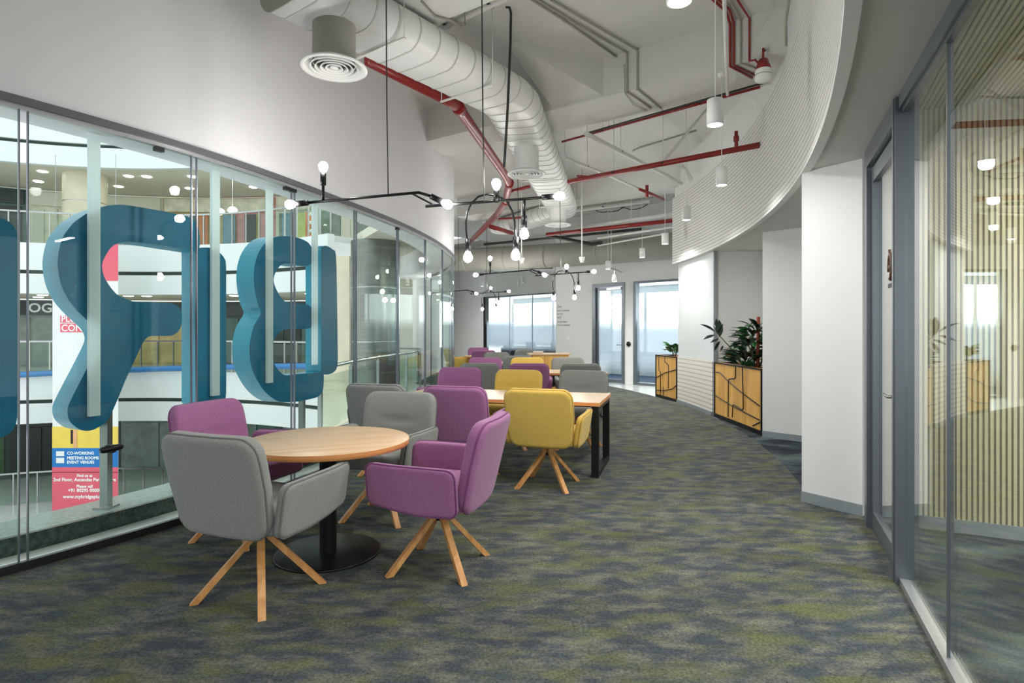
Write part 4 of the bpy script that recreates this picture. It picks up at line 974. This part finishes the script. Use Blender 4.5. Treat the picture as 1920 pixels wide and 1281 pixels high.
# bushy plant by the pillar with a moss pole
b1 = wp(pt1, L1 * 0.715, 0.17, 0.855); t = thing('bushy_fig', 'dense dark green broad-leaved plant with a brown moss pole in the nearer planter', 'plant', b1, world=False)
MB().tube([(0, 0, 0), (0.01, 0, 0.74)], 0.024, 10).build('moss_pole', 'moss_pole', t)
for k in range(4):
    a = k * 1.6 + .3; MB().tube([(0.03 * math.cos(a), .03 * math.sin(a), 0), (0.12 * math.cos(a), .10 * math.sin(a), 0.25), (0.2 * math.cos(a), .13 * math.sin(a), 0.45)], [0.010, .008, .005], 6).build('stem', 'stem', t)
for k in range(150):
    zz = rnd.uniform(0.07, 0.62); a = rnd.uniform(0, 6.28); rr = 0.10 * (1 - zz * 0.7) + 0.02
    off = Vector((-0.16 * (1 - zz / 0.6), 0.34 * (1 - zz / 0.6) * rnd.random(), 0))
    leaf(t, 'big' if k % 3 else 'mid', Vector((rr * math.cos(a), rr * math.sin(a), zz)) + off, (math.cos(a), math.sin(a) * .8, rnd.uniform(.45, .9) if zz < 0.2 else rnd.uniform(-.1, .7)), rnd.uniform(-.5, .5), rnd.uniform(.85, 1.2))
# low grassy plant at the foot
b2 = wp(pt1, L1 * 0.52, 0.16, 0.855); t = thing('low_foliage', 'low spreading green foliage between the two taller plants in the nearer planter', 'plant', b2, world=False)
MB().tube([(0, 0, 0), (0, 0, 0.06)], 0.01, 6).build('stem', 'stem', t)
for k in range(30):
    a = rnd.uniform(0, 6.28); dd = Vector((math.cos(a) * .7, math.sin(a), rnd.uniform(.6, 1.2))); leaf(t, 'mid', Vector((rnd.uniform(-.02, .05), rnd.uniform(-.3, .25), 0.02)), dd, rnd.uniform(-.5, .5), rnd.uniform(.5, .8))
b3 = wp(pt2, L2 * 0.50, 0.2, 0.855); t = thing('leafy_plant', 'bright green leafy plant in the planter beyond the board wall', 'plant', b3, world=False)
for k in range(5):
    a = k * 1.25; MB().tube([(0.02 * math.cos(a), .02 * math.sin(a), 0), (0.07 * math.cos(a), .07 * math.sin(a), 0.18)], [0.008, .005], 6).build('stem', 'stem', t)
for k in range(46):
    a = rnd.uniform(0, 6.28); zz = rnd.uniform(0.06, 0.24); dd = Vector((math.cos(a), math.sin(a), rnd.uniform(0.4, 1.2))); leaf(t, 'green', Vector((0.08 * math.cos(a), 0.10 * math.sin(a) + rnd.uniform(-.15, .15), zz)), dd, rnd.uniform(-.5, .5), rnd.uniform(.8, 1.15))
# ================================================================== AIR DUCT
ZD = 3.965   # duct axis height; its top stays below the beams
dpts = [Vector((-1.66, 4.30, ZD)), Vector((-0.20, 6.25, ZD)), Vector((-0.09, 6.42, ZD)), Vector((0.0, 6.64, ZD)), Vector((1.02, 12.1, ZD)), Vector((1.04, 12.45, ZD)), Vector((0.92, 12.75, ZD)), Vector((-0.3, 14.6, ZD))]
t = thing('air_duct', 'white spiral air duct running under the ceiling slab', 'duct', (-0.1, 6.4, ZD))
FO = (0.64, 0.34)
MB().tube(dpts, 0.2, 24, True, flat=FO).build('duct_body', 'duct_white', t)
def on_path(s):
    for i in range(len(dpts) - 1):
        l = (dpts[i + 1] - dpts[i]).length
        if s <= l: d = (dpts[i + 1] - dpts[i]).normalized(); return dpts[i] + d * s, d
        s -= l
    return None
s = 0.12
while True:
    r = on_path(s)
    if r is None: break
    p, d = r; MB().tube([p - d * 0.007, p + d * 0.007], 0.2, 24, True, flat=(FO[0] + 0.010, FO[1] + 0.010)).build('seam_band', 'seam_grey', t)
    s += 0.235
MB().tube([dpts[0] - (dpts[1] - dpts[0]).normalized() * 0.012, dpts[0]], 0.2, 24, True, flat=(FO[0] + 0.02, FO[1] + 0.02)).build('end_cap', 'duct_grey', t)
for s in (0.85, 2.0, 3.6, 5.6, 7.6):
    p, d = on_path(s); x = d.cross(Vector((0, 0, 1))).normalized()
    mb = MB()
    for sg in (-1, 1):
        h0 = p + x * sg * 0.34; mb.tube([h0 + Vector((0, 0, -0.18)), Vector((h0.x, h0.y, ceil_z(h0.x, h0.y)))], 0.005, 5)
    mb.bar(p - x * 0.35 + Vector((0, 0, -0.183)), p + x * 0.35 + Vector((0, 0, -0.183)), 0.025, 0.012); mb.build('hanger', 'pipe_white', t)
for (x, y), lab in (((-1.40, 4.62), 'round white ceiling air diffuser with concentric rings at the duct end by the curved wall'), ((0.19, 7.75), 'round white ceiling air diffuser hanging mid-duct above the tables'), ((0.90, 11.5), 'round white ceiling air diffuser near the far bend of the duct')):
    zb = 3.46; t = thing('air_diffuser', lab, 'diffuser', (x, y, zb), 0, 'round air diffusers')
    MB().lathe([(0.165, 0.05), (0.165, ZD - FO[1] / 2 + 0.012 - zb)], (x, y, zb), 32).build('neck', 'duct_grey' if y < 5 else 'duct_white', t)
    MB().lathe([(0.165, 0.05), (0.19, 0.045), (0.255, 0.012), (0.255, 0.0), (0.225, 0.0), (0.215, 0.03), (0.165, 0.052)], (x, y, zb), 40).build('outer_ring', 'duct_white', t)
    for r in (0.19, 0.15, 0.11, 0.07):
        MB().lathe([(r, 0.0), (r - 0.022, 0.032), (r - 0.026, 0.032), (r - 0.008, 0.0), (r, 0.0)], (x, y, zb), 32).build('vane_ring', 'duct_white', t)
    MB().lathe([(0, 0.004), (0.035, 0.004), (0.03, 0.02), (0, 0.02)], (x, y, zb), 20).build('centre_disc', 'duct_white', t)
    MB().lathe([(0, 0.055), (0.16, 0.055)], (x, y, zb), 24).build('dark_throat', 'gap_dark', t)

# ================================================================== PIPES
def step(p, z):
    """point on the near face of the main beam, straight along the structural grid from p"""
    q = Vector((p[0], p[1], 0)); q = q + V * (6.262 - V.dot(q)); q.z = z; return q
def on_wall(x, y, R):
    """point of the bulkhead cylinder of radius R seen at a photo pixel"""
    lo, hi = 3.0, 11.0
    for _ in range(60):
        m = (lo + hi) / 2; q = PD(x, y, m)
        if math.hypot(q.x - CX, q.y - CY) < R: lo = m
        else: hi = m
    return PD(x, y, lo)
def pipe(name, label, pts, r, m, cat='pipe', joints=(), n=12, hang=(), group=None):
    pts = [Vector(p) for p in pts]; t = thing(name, label, cat, pts[0], 0, group)
    MB().tube(pts, r, n).build('pipe_run', m, t)
    for j in joints:
        p = pts[j]; d0 = (pts[min(j + 1, len(pts) - 1)] - p); d0 = d0 if d0.length else (p - pts[j - 1])
        d0 = d0.normalized(); MB().tube([p - d0 * r * 1.1, p + d0 * r * 1.1], r * 1.18, n).build('coupling', m, t)
    for f, i in hang:
        p = pts[i].lerp(pts[i + 1], f); MB().tube([p + Vector((0, 0, r * .8)), Vector((p.x, p.y, ceil_z(p.x, p.y)))], 0.006, 5).build('hanger_rod', 'pipe_white', t)
        MB().lathe([(r * 1.12, -0.012), (r * 1.12, 0.012)], (p.x, p.y, p.z), 10).build('clamp', 'dark_metal', t)
    return t
ZP = 3.90
pipe('fire_main_pipe', 'thick red fire main bending along the curved wall below the slab', [Vector((P(694, 116, ZP).x, P(694, 116, ZP).y, 4.09)), P(694, 116, ZP), P(845, 190, ZP), P(860, 203, ZP), P(945, 325, ZP), P(955, 345, ZP), P(948, 378, ZP), P(932, 402, ZP), P(880, 455, ZP)], 0.064, 'pipe_red', joints=(3, 5, 6), n=16)
p = P(958, 358, 3.9); pipe('branch_pipe', 'short red branch pipe between the fire main and the duct', [P(957, 359, 3.92), P(992, 350, 3.92)], 0.03, 'pipe_red')
pipe('branch_pipe', 'thin red branch pipe low on the fire main before the far end', [P(935, 411, 3.8), P(978, 408, 3.8)], 0.025, 'pipe_red')
pipe('branch_pipe', 'red drop pipe angling off the far end of the fire main', [P(920, 425, 3.72), P(960, 437, 3.72)], 0.05, 'pipe_red')
a, b = P(1066, 341, 3.58), P(1424, 272, 3.58)
t = pipe('sprinkler_pipe', 'red sprinkler pipe crossing from the duct to the perforated bulkhead', [a, b], 0.036, 'pipe_red', hang=((0.28, 0), (0.55, 0)))
q = a.lerp(b, 0.9); MB().tube([q, q + Vector((0, 0, 0.22))], 0.022, 10).tube([q + Vector((0, 0, .10)), q + Vector((0, 0, .16))], 0.034, 10).build('riser', 'pipe_red', t)
q = a.lerp(b, 0.15); MB().tube([q, q + Vector((-.2, .12, 0.05))], 0.018, 8).build('riser', 'pipe_red', t)
pipe('conduit_run', 'dark red conduit along the far edge of the main ceiling beam', [P(1054, 266, 4.06), P(1425, 163, 4.06)], 0.016, 'pipe_red', cat='conduit', hang=((0.25, 0), (0.75, 0)))
pipe('conduit_run', 'black cable pipe along the underside of the main ceiling beam', [P(1100, 250, 4.07), P(1440, 153, 4.07)], 0.012, 'pipe_dark', cat='conduit', hang=((0.15, 0), (0.6, 0)))
pipe('strip_batten', 'long white batten running away from the ceiling beam', [P(1098, 250, 3.99), P(1278, 344, 3.99)], 0.030, 'pipe_white', cat='batten', hang=((0.3, 0),))
pipe('sprinkler_pipe', 'thin grey and red sprinkler branch ending at the bulkhead', [P(1058, 295, 3.9), P(1140, 328, 3.9), P(1200, 355, 3.9)], 0.022, 'pipe_white', hang=((0.5, 0),))
t = pipe('sprinkler_pipe', 'red end of the thin sprinkler branch beside the bulkhead', [P(1200, 355, 3.88), P(1246, 374, 3.88)], 0.026, 'pipe_red')
q = P(1213, 360, 3.88); MB().tube([q - Vector((0, 0, .1)), q + Vector((0, 0, .12))], 0.03, 8).build('valve', 'pipe_red', t)
a, b = P(1025, 440, 3.62), P(1262, 414, 3.62)
pipe('sprinkler_pipe', 'red sprinkler pipe at the far end above the grey duct', [a, b], 0.045, 'pipe_red', hang=((0.3, 0), (0.7, 0)))
pipe('sprinkler_pipe', 'dark pipe sloping back from the far red sprinkler pipe', [P(1024, 441, 3.62), P(1110, 458, 3.38), P(1128, 455, 3.38)], 0.04, 'pipe_dark')
pipe('cable_pipe', 'white cable pipe above the far red sprinkler pipe', [P(1080, 428, 3.75), P(1262, 402, 3.75)], 0.045, 'pipe_white', cat='conduit')
pipe('cable_pipe', 'white cable pipe below the far red sprinkler pipe', [P(1120, 447, 3.42), P(1262, 426, 3.42)], 0.022, 'pipe_white', cat='conduit')
pipe('cable_pipe', 'lower white cable pipe just over the grey duct', [P(1120, 461, 3.3), P(1250, 438, 3.3)], 0.018, 'pipe_white', cat='conduit')
pipe('cross_brace', 'white angled rod between the ceiling beam and the slab', [P(1325, 205, 4.59), P(1240, 308, 3.60)], 0.018, 'pipe_white', cat='rod')
pipe('bent_conduit', 'thin grey bent conduit beyond the ceiling beam', [P(1187, 283, 4.585), P(1200, 277, 4.585), P(1305, 245, 4.585)], 0.014, 'duct_grey', cat='conduit')
t = pipe('wall_conduit', 'white wall conduit bending down beside the bulkhead beyond the beam', [on_wall(1272, 312, 16.105), on_wall(1285, 318, 16.105), on_wall(1293, 340, 16.06)], 0.014, 'pipe_white', cat='conduit')
# conduits on the slab that step down over the beam
for k, (pa_, pb_, pc_, pd_) in enumerate((((1007, 0), (1180, 104), (1180, 179), (1220, 203)), ((1033, 0), (1197, 96), (1195, 172), (1240, 204)), ((985, -8), (1058, 38), (1150, 96), (1163, 112)))):
    zz = 4.575
    pts = [P(*pa_, zz), P(*pb_, zz)]
    if k < 2: up = step(pts[1], zz); pts = [pts[0], up, step(up, ZBM - 0.013), P(pd_[0], pd_[1], ZBM - 0.013)]
    else: pts += [step(P(1140, 92, zz), zz)]
    pipe('ceiling_conduit', ['white conduit stepping down over the beam, on the duct side', 'white conduit stepping down over the beam, on the bulkhead side', 'loose white cable along the slab next to the two conduits'][k], pts, 0.012, 'duct_grey', cat='conduit', n=8, joints=(1, 2))
up = step(P(1168, 112, 4.5), 4.45); pts = [up, step(up, ZBM - 0.01), P(1185, 197, ZBM - 0.02), P(1212, 208, ZBM - 0.01)]
pipe('ceiling_conduit', 'short drooping white cable below the stepped conduits', pts, 0.009, 'pipe_white', cat='cable', n=8)
# red alarm conduits on the right
def alarm(name, label, pxs, m, r): pipe(name, label, [P(x, y, 4.55 if y < 40 else 4.56) for x, y in pxs], r, m, cat='conduit', n=8)
pipe('alarm_conduit', 'red alarm conduit furthest from the siren bracket', [P(1333, -4, 4.57), P(1362, 22, 4.57), step(P(1372, 50, 4.57), 4.57), step(P(1372, 50, 4.57), ZBM - 0.014), P(1410, 146, ZBM - 0.014)], 0.013, 'pipe_red', cat='conduit', n=8)
pipe('alarm_conduit', 'red alarm conduit in the middle of the bundle', [P(1343, -4, 4.57), P(1368, 18, 4.57), step(P(1379, 48, 4.57), 4.57), step(P(1379, 48, 4.57), ZBM - 0.014), P(1415, 141, ZBM - 0.014)], 0.012, 'pipe_red', cat='conduit', n=8)
pipe('alarm_conduit', 'grey alarm conduit of the bundle', [P(1366, -4, 4.575), step(P(1392, 44, 4.575), 4.575), step(P(1392, 44, 4.575), ZBM - 0.012), P(1424, 130, ZBM - 0.012)], 0.010, 'duct_grey', cat='conduit', n=8)
pipe('alarm_conduit', 'single red conduit leading down to the siren', [P(1380, -4, 4.57), step(P(1405, 34, 4.57), 4.57), step(P(1405, 34, 4.57), ZBM - 0.013), P(1416, 112, 4.10), P(1428, 126, 4.07)], 0.011, 'pipe_red', cat='conduit', n=8)
pipe('drop_conduit', 'white straight conduit under the slab passing beside a pendant lamp', [P(1358, -4, 4.0), P(1361, 100, 4.0), P(1364, 178, 4.0)], 0.016, 'pipe_white', cat='conduit', n=8)
q = P(1431, 148, 3.90); t = thing('alarm_siren', 'red and white fire alarm siren near the top of the bulkhead', 'alarm', q)
MB().lathe([(0.0, 0.20), (0.045, 0.19), (0.075, 0.10), (0.075, 0.09)], q, 20).build('red_cap', 'pipe_red', t); MB().lathe([(0.075, 0.09), (0.08, 0.0), (0.07, -0.02), (0, -0.02)], q, 20).build('white_body', 'lamp_white', t)
MB().lathe([(0.079, 0.032), (0.081, 0.036), (0.0785, 0.040)], q, 20).build('groove', 'duct_grey', t)
arm = step(q, 4.21) + V * 0.022; MB().tube([q + Vector((0, 0, .19)), Vector((q.x, q.y, 4.20)), arm], 0.012, 6).build('stalk', 'pipe_red', t)
pts = [P(1480, -4, 4.08), P(1473, 40, 4.06), P(1474, 85, 4.0)]
pipe('loop_cable', 'grey cable hanging in a loop beside the perforated bulkhead', pts, 0.012, 'duct_grey', cat='cable', n=8)
# hanging black drop cable
x, y = P(950, 315, 3.98)[:2]
pp = PD(948, 316, y); tp = PD(958, 22, y)
pipe('drop_cable', 'black hanging cable with a hooked top in front of the duct', [PD(945, 314, 5.8), PD(947, 285, 5.8), PD(952, 200, 5.8), PD(957, 80, 5.8), PD(958, 24, 5.8), PD(955, 14, 5.8), PD(948, 13, 5.8)], 0.013, 'pipe_dark', cat='cable', n=8)
# big grey duct across the far end and grille
t = thing('cross_duct', 'large grey round duct crossing the far end below the slab', 'duct', (-2.0, 16.4, 3.36))
pts = [Vector((-1.95, 16.5, 3.36)), Vector((1.6, 15.1, 3.36)), Vector((4.6, 13.0, 3.36))]
MB().tube(pts, 0.31, 24).build('duct_body', 'duct_grey', t)
for f in (0.2, 0.5, 0.8):
    for i in (0, 1):
        p = pts[i].lerp(pts[i + 1], f); d = (pts[i + 1] - pts[i]).normalized(); MB().tube([p - d * .02, p + d * .02], 0.318, 24).build('joint_band', 'duct_grey', t)
a, b = PD(925, 506, 18.0), PD(1040, 494, 18.0)
t = thing('air_grille', 'long grey air grille box over the far frosted window', 'grille', (a.x, 18.0, a.z))
MB().box(a.x, b.x, 18.0, 18.35, a.z, b.z).build('box', 'duct_white', t)
for k in range(5): zz = a.z + 0.03 + k * (b.z - a.z - .05) / 5; MB().box(a.x + .05, b.x - .05, 17.985, 18.0, zz, zz + 0.018).build('louvre', 'dark_metal', t)
# cluttered services above the far end
rn = random.Random(3)
SVL = ['black', 'grey', 'white', 'dark red']
words = ['highest', 'second', 'third', 'fourth', 'lowest']
for k in range(5):
    zz = (4.27, 4.25, 4.23, 4.26, 3.74)[k]; y0 = 12.78 + 0.33 * k; c_ = k % 4
    pipe('service_pipe', f'{words[k]} {SVL[c_]} service pipe in the tangle above the far grey duct', [(-0.75, y0 + 1.8, zz), (1.2, y0 + 0.6, zz), (3.0, y0 - 0.6, zz)], 0.02 + 0.012 * (k % 3), ['pipe_dark', 'duct_grey', 'pipe_white', 'pipe_red'][c_], n=8, hang=((0.35, 0), (0.5, 1)))
rc = random.Random(11)
for k in range(2, 6):
    x0 = -0.6 + 0.55 * k; y0 = 13.1 + rc.uniform(0, 1.3); pts = [(x0 + 0.16 * q, y0 + 0.12 * q + rc.uniform(-.08, .08), 4.592 - 0.20 * math.sin(math.pi * q / 8) - rc.uniform(0, .04) * (0 < q < 8)) for q in range(9)]
    tag(pipe('sagging_cable', 'thin black cable sagging under the slab above the far grey duct', pts, 0.011, 'pipe_dark', cat='cable', n=6, group='sagging cables at the far end'))
# cable tray and other ceiling bits at the upper left
q1, q2 = P(838, 2, 4.35), P(868, 45, 4.35)
t = thing('conduit_bracket', 'grey threaded rod bracket with a dangling wire beside the near duct', 'bracket', q1)
a, b = P(842, 36, 4.2), P(872, 52, 4.2)
MB().bar(a, b, 0.05, 0.02).build('strut', 'duct_grey', t)
for p in (a, b): MB().tube([p, Vector((p.x, p.y, 4.6))], 0.005, 5).build('rod', 'duct_grey', t)
MB().tube([P(790, 2, ZBM - 0.01), P(815, 30, ZBM - 0.012), P(845, 38, ZBM - 0.012), P(866, 50, 4.2)], 0.010, 6).build('wire', 'duct_grey', t)
pipe('slab_batten', 'white square batten crossing above the near end of the duct', [P(812, 60, 4.42), P(950, -4, 4.42)], 0.035, 'pipe_white', cat='batten', n=4, hang=((0.2, 0), (0.8, 0)))

# ================================================================== LAMPS
def spot(name, loc, power, angle, parent, r=0.05):
    d = bpy.data.lights.new(name, 'SPOT'); d.energy = power * LAMP; d.spot_size = R_(angle); d.spot_blend = 1.0; d.shadow_soft_size = r; d.color = (1.0, 0.985, 0.965)
    o = bpy.data.objects.new(name, d); col.objects.link(o); o.parent = parent; o.location = loc; return o
ZL = 2.95
def pendant(x, y, label, power=64, ZL=2.95):
    t = thing('pendant_lamp', label, 'pendant lamp', (x, y, ZL), 0, 'white cylinder pendant lamps', world=False)
    MB().lathe([(0.061, 0.0), (0.061, 0.19), (0.055, 0.195), (0.0, 0.195)], (0, 0, 0), 28).lathe([(0.061, 0), (0.055, 0.0), (0.052, 0.012)], (0, 0, 0), 28).build('shade', 'lamp_white', t)
    MB().lathe([(0.0, 0.006), (0.054, 0.006)], (0, 0, 0), 24).build('lens', 'lamp_disc', t)
    zc = ceil_z(x, y) - ZL
    MB().tube([(0, 0, 0.19), (0, 0, zc)], 0.004, 6).build('cord', 'lamp_white', t)
    MB().lathe([(0.0, zc - .03), (0.035, zc - .03), (0.04, zc)], (0, 0, 0), 16).build('ceiling_rose', 'lamp_white', t)
    spot('lamp_light', (0, 0, -0.03), power, 168, t); return t
PXY = [((1274, 4), 'white cylinder pendant lamp out over the open carpet before the main ceiling beam'), ((1341, 235), 'white cylinder pendant lamp hanging beside the alarm conduits'), ((1353, 348), 'white cylinder pendant lamp in front of the red sprinkler pipe end'),
       ((1287, 413), 'white cylinder pendant lamp at the far end of the perforated bulkhead'), ((1247, 458), 'white cylinder pendant lamp above the planter beyond the board wall'), ((1204, 483), 'white cylinder pendant lamp in front of the far grey duct'), ((1140, 505), 'white cylinder pendant lamp near the glass office door'), ((904, 537), 'white cylinder pendant lamp in front of the far frosted window')]
for (px, py), lab in PXY:
    zl = 2.815 if px == 1140 else ZL; p = P(px, py, zl); pendant(p.x, p.y, lab, 66 if p.y < 9 else 105, zl)
for k, td in enumerate((-35.5, -44.5, -53.5)):  # unseen pendants behind the camera, added to light the corridor
    p = ring(15.45, R_(td)); pendant(p.x, p.y, 'added unseen pendant lamp lighting the corridor outside the meeting room')
def linear(lx, ly, lab):
    p = Vector((w0.x, w0.y, 0)) + Vector((wd.x, wd.y, 0)) * lx + Vector((-wd.y, wd.x, 0)) * ly
    t = thing('linear_lamp', lab, 'linear lamp', (p.x, p.y, 2.80), wa, 'slim linear lamps in the meeting room', world=False)
    MB().box(-0.6, 0.6, -0.035, 0.035, 0.004, 0.06).build('housing', 'lamp_white', t); MB().box(-0.58, 0.58, -0.03, 0.03, 0.0, 0.004).build('diffuser', 'lamp_disc', t)
    for sx in (-.5, .5): MB().tube([(sx, 0, .06), (sx, 0, ZM - 2.80)], 0.003, 5).build('cable', 'lamp_white', t)
    d = bpy.data.lights.new('lamp_light', 'AREA'); d.shape = 'RECTANGLE'; d.size = 1.16; d.size_y = 0.06; d.energy = 60 * LAMP
    o = bpy.data.objects.new('lamp_light', d); col.objects.link(o); o.parent = t; o.location = (0, 0, -0.01)
linear(1.55, -1.1, 'slim linear lamp under the slat ceiling close to the slat wall'); linear(1.7, -2.6, 'added unseen linear lamp lighting the meeting room, further from the slat wall')  # the second one is out of view, added to brighten the meeting room
# chandeliers: branching black rods with bare bulbs
KS = 0.004
def cz(x, y): return Vector(((x - 804) * KS, 0, 2.40 + (370 - y) * KS))
def chandelier(label):
    t = thing('branch_chandelier', label, 'chandelier', (0, 0, 0), 0, 'black branching chandeliers with bare bulbs', world=False)
    def rod(name, pts, r=0.011, n=8): return MB().tube(pts, r, n).build(name, 'black_metal', t)
    A0, A1, A2, A3 = cz(578, 380), cz(606, 378), cz(785, 361), cz(808, 368)
    rod('main_rod', [A0, A2, A3]); rod('main_rod', [cz(797, 386) + Vector((0, .02, 0)), cz(1022, 369) + Vector((0, .02, 0))]); rod('brace', [cz(772, 363), cz(816, 385) + Vector((0, .02, 0))], 0.007)
    rod('branch', [A1, cz(606, 345)]); rod('branch', [cz(983, 372) + Vector((0, .02, 0)), cz(983, 408) + Vector((0, .02, 0))]); rod('branch', [cz(931, 376) + Vector((0, .02, 0)), cz(931, 372) + Vector((0, .02, 0))])
    hoop = [cz(877, 452), cz(874, 435), cz(873, 415), cz(876, 396), cz(884, 380), cz(896, 368), cz(912, 363), cz(934, 366), cz(950, 376), cz(960, 394), cz(965, 415), cz(966, 435), cz(967, 448)]
    rod('hoop', [p + Vector((0, 0.04 - 0.02, 0)) for p in hoop], 0.008)
    def bulb(p, d):
        d = Vector(d).normalized(); MB().tube([p, p + d * 0.095], 0.022, 12).build('socket', 'black_metal', t)
        c = p + d * 0.135; pr = []
        mb = MB().tube([p + d * .09, p + d * .105, p + d * .125, p + d * .15, p + d * .168, p + d * .175], [0.014, 0.022, 0.032, 0.034, 0.022, 0.006], 12)
        mb.build('bulb', 'bulb', t)
    yo = Vector((0, .02, 0))
    bulb(cz(578, 380), cz(540, 384) - cz(578, 380)); bulb(cz(606, 347), (0, 0, 1)); bulb(A3, cz(830, 379) - cz(808, 368))
    bulb(cz(1016, 369) + yo, cz(1046, 367) - cz(1016, 369)); bulb(cz(931, 378) + yo, (0, -.3, .6)); bulb(cz(983, 404) + yo, (0, 0, -1)); bulb(cz(877, 448) + yo, (0, 0, -1)); bulb(cz(967, 444) + yo, (0, 0, -1))
    return t
def cables(t, tops):
    for (x, y), zt in zip(((728, 366), (908, 378)), tops):
        p = cz(x, y); MB().tube([p, p + Vector((-.01, 0, .6)), Vector((p.x - .02, p.y, zt))], 0.005, 6).build('cable', 'pipe_dark', t)
c1 = chandelier('branching black chandelier with bare bulbs hanging over the round table')
c1.location = PD(804, YH, 4.40).to_2d().to_3d()
copies = []
for (x, y, rz, lab) in ((0.42, 10.0, 2, 'branching black chandelier with bare bulbs over the second rectangular table'), (-1.05, 15.0, 8, 'branching black chandelier with bare bulbs over the last round table')):
    o = copy_tree(c1); o.location = (x, y, 0); o.rotation_euler = (0, 0, R_(rz)); tag(o, lab); copies.append(o)
cables(c1, (Z_SLAB, ceil_z(c1.location.x + cz(908, 378).x - .02, c1.location.y))); cables(copies[0], (Z_SLAB, 3.8)); cables(copies[1], (Z_SLAB, Z_SLAB))
# detectors on white drop rods
for px, py, lab in ((978, 490, 'white ceiling detector cone on a drop rod beside the far diffuser'), (1091, 488, 'white ceiling detector cone on a drop rod in front of the grey duct')):
    q = PD(px, py, 11.6); t = thing('detector_cone', lab, 'detector', q, 0, 'white detector cones')
    MB().lathe([(0.0, -0.05), (0.035, -0.05), (0.05, 0.0), (0.062, 0.05), (0.062, 0.065), (0.0, 0.065)], q, 20).build('cone', 'lamp_white', t); MB().tube([q + Vector((0, 0, .06)), Vector((q.x, q.y, Z_SLAB))], 0.012, 8).build('rod', 'lamp_white', t)
    MB().lathe([(0.0, -0.056), (0.012, -0.056), (0.012, -0.05)], q, 10).build('sensor', 'dark_metal', t)
# small track spot by the office door
q = PD(1152, 528, 13.5); t = thing('track_spot', 'small white track spot hanging above the office door', 'spotlight', q)
MB().lathe([(0.0, 0.004), (0.055, 0.0), (0.06, 0.04), (0.035, 0.15), (0.0, 0.15)], q, 18).build('head', 'lamp_white', t); MB().lathe([(0, 0), (0.05, -0.002)], q, 16).build('lens', 'lamp_disc', t)
a, b = PD(1146, 503, 13.5), PD(1168, 511, 13.3); MB().bar(a, b, 0.04, 0.025).build('track', 'duct_grey', t); MB().tube([q + Vector((0, 0, .15)), Vector((q.x, q.y, a.z - .04))], 0.008, 6).build('stem', 'lamp_white', t)
MB().tube([a, Vector((a.x, a.y, Z_SLAB))], 0.006, 6).build('cable', 'lamp_white', t)
spot('lamp_light', (0, 0, -0.03), 60, 160, t)

# ================================================================== WALL LETTERING
lw = ['Zen', 'warm hearted', 'service', 'and', 'Bright ideas', 'Good company']
nrm = Vector((ke.y, -ke.x, 0)); e3 = Vector((ke.x, ke.y, 0))
t = thing('wall_lettering', 'six short lines of small grey lettering on the white wall by the office door', 'lettering', (KP.x + ke.x * .1, KP.y + ke.y * .1, 1.5))
for k, (w_, y) in enumerate(zip(lw, (577, 584, 590, 597, 605, 611))):
    zz = HC - (y - YH) * 16.9 / F; o = Vector((KP.x, KP.y, 0)) + e3 * 0.06 + nrm * 0.006; o.z = zz
    tmesh('text_line', w_, 0.10 if k in (0, 3) else 0.075, 'text_grey', t, plane_mw(o, e3), 'LEFT', 0.001)
qx = Vector((-qe.x, -qe.y, 0)); qn = Vector((qx.y, -qx.x, 0))
for ch, px, py, s_, lab in (('L', 983, 531, 0.36, 'white wall letter L above the frosted window'), ('I', 966, 536, 0.30, 'faint white wall letter I above the frosted window')):
    p = PD(px, py, 20.7); k = (p.to_2d() - QO).dot(qx.to_2d()); pos = QO.to_3d() + qx * k + qn * 0.03; pos.z = HC - (py - YH) * pos.y / F
    tag(tmesh('wall_letter', ch, s_, 'text_white', None, plane_mw(pos, qx), 'LEFT', 0.02), lab, 'letter')
# socket plate on the text wall
p = Vector((KP.x, KP.y, 0)) + e3 * 0.47; p.z = 1.18
o = MB().box(-0.045, 0.045, -0.01, 0, -0.045, 0.045).box(-0.02, 0.02, -0.013, -0.01, -0.025, 0.025).build('switch_plate', 'lamp_white'); o.location = p + nrm * 0.003; o.rotation_euler = (0, 0, ka)
tag(o, 'small white switch plate below the grey lettering', 'switch')

for o in bpy.data.objects:
    if '_world' in o: del o['_world']
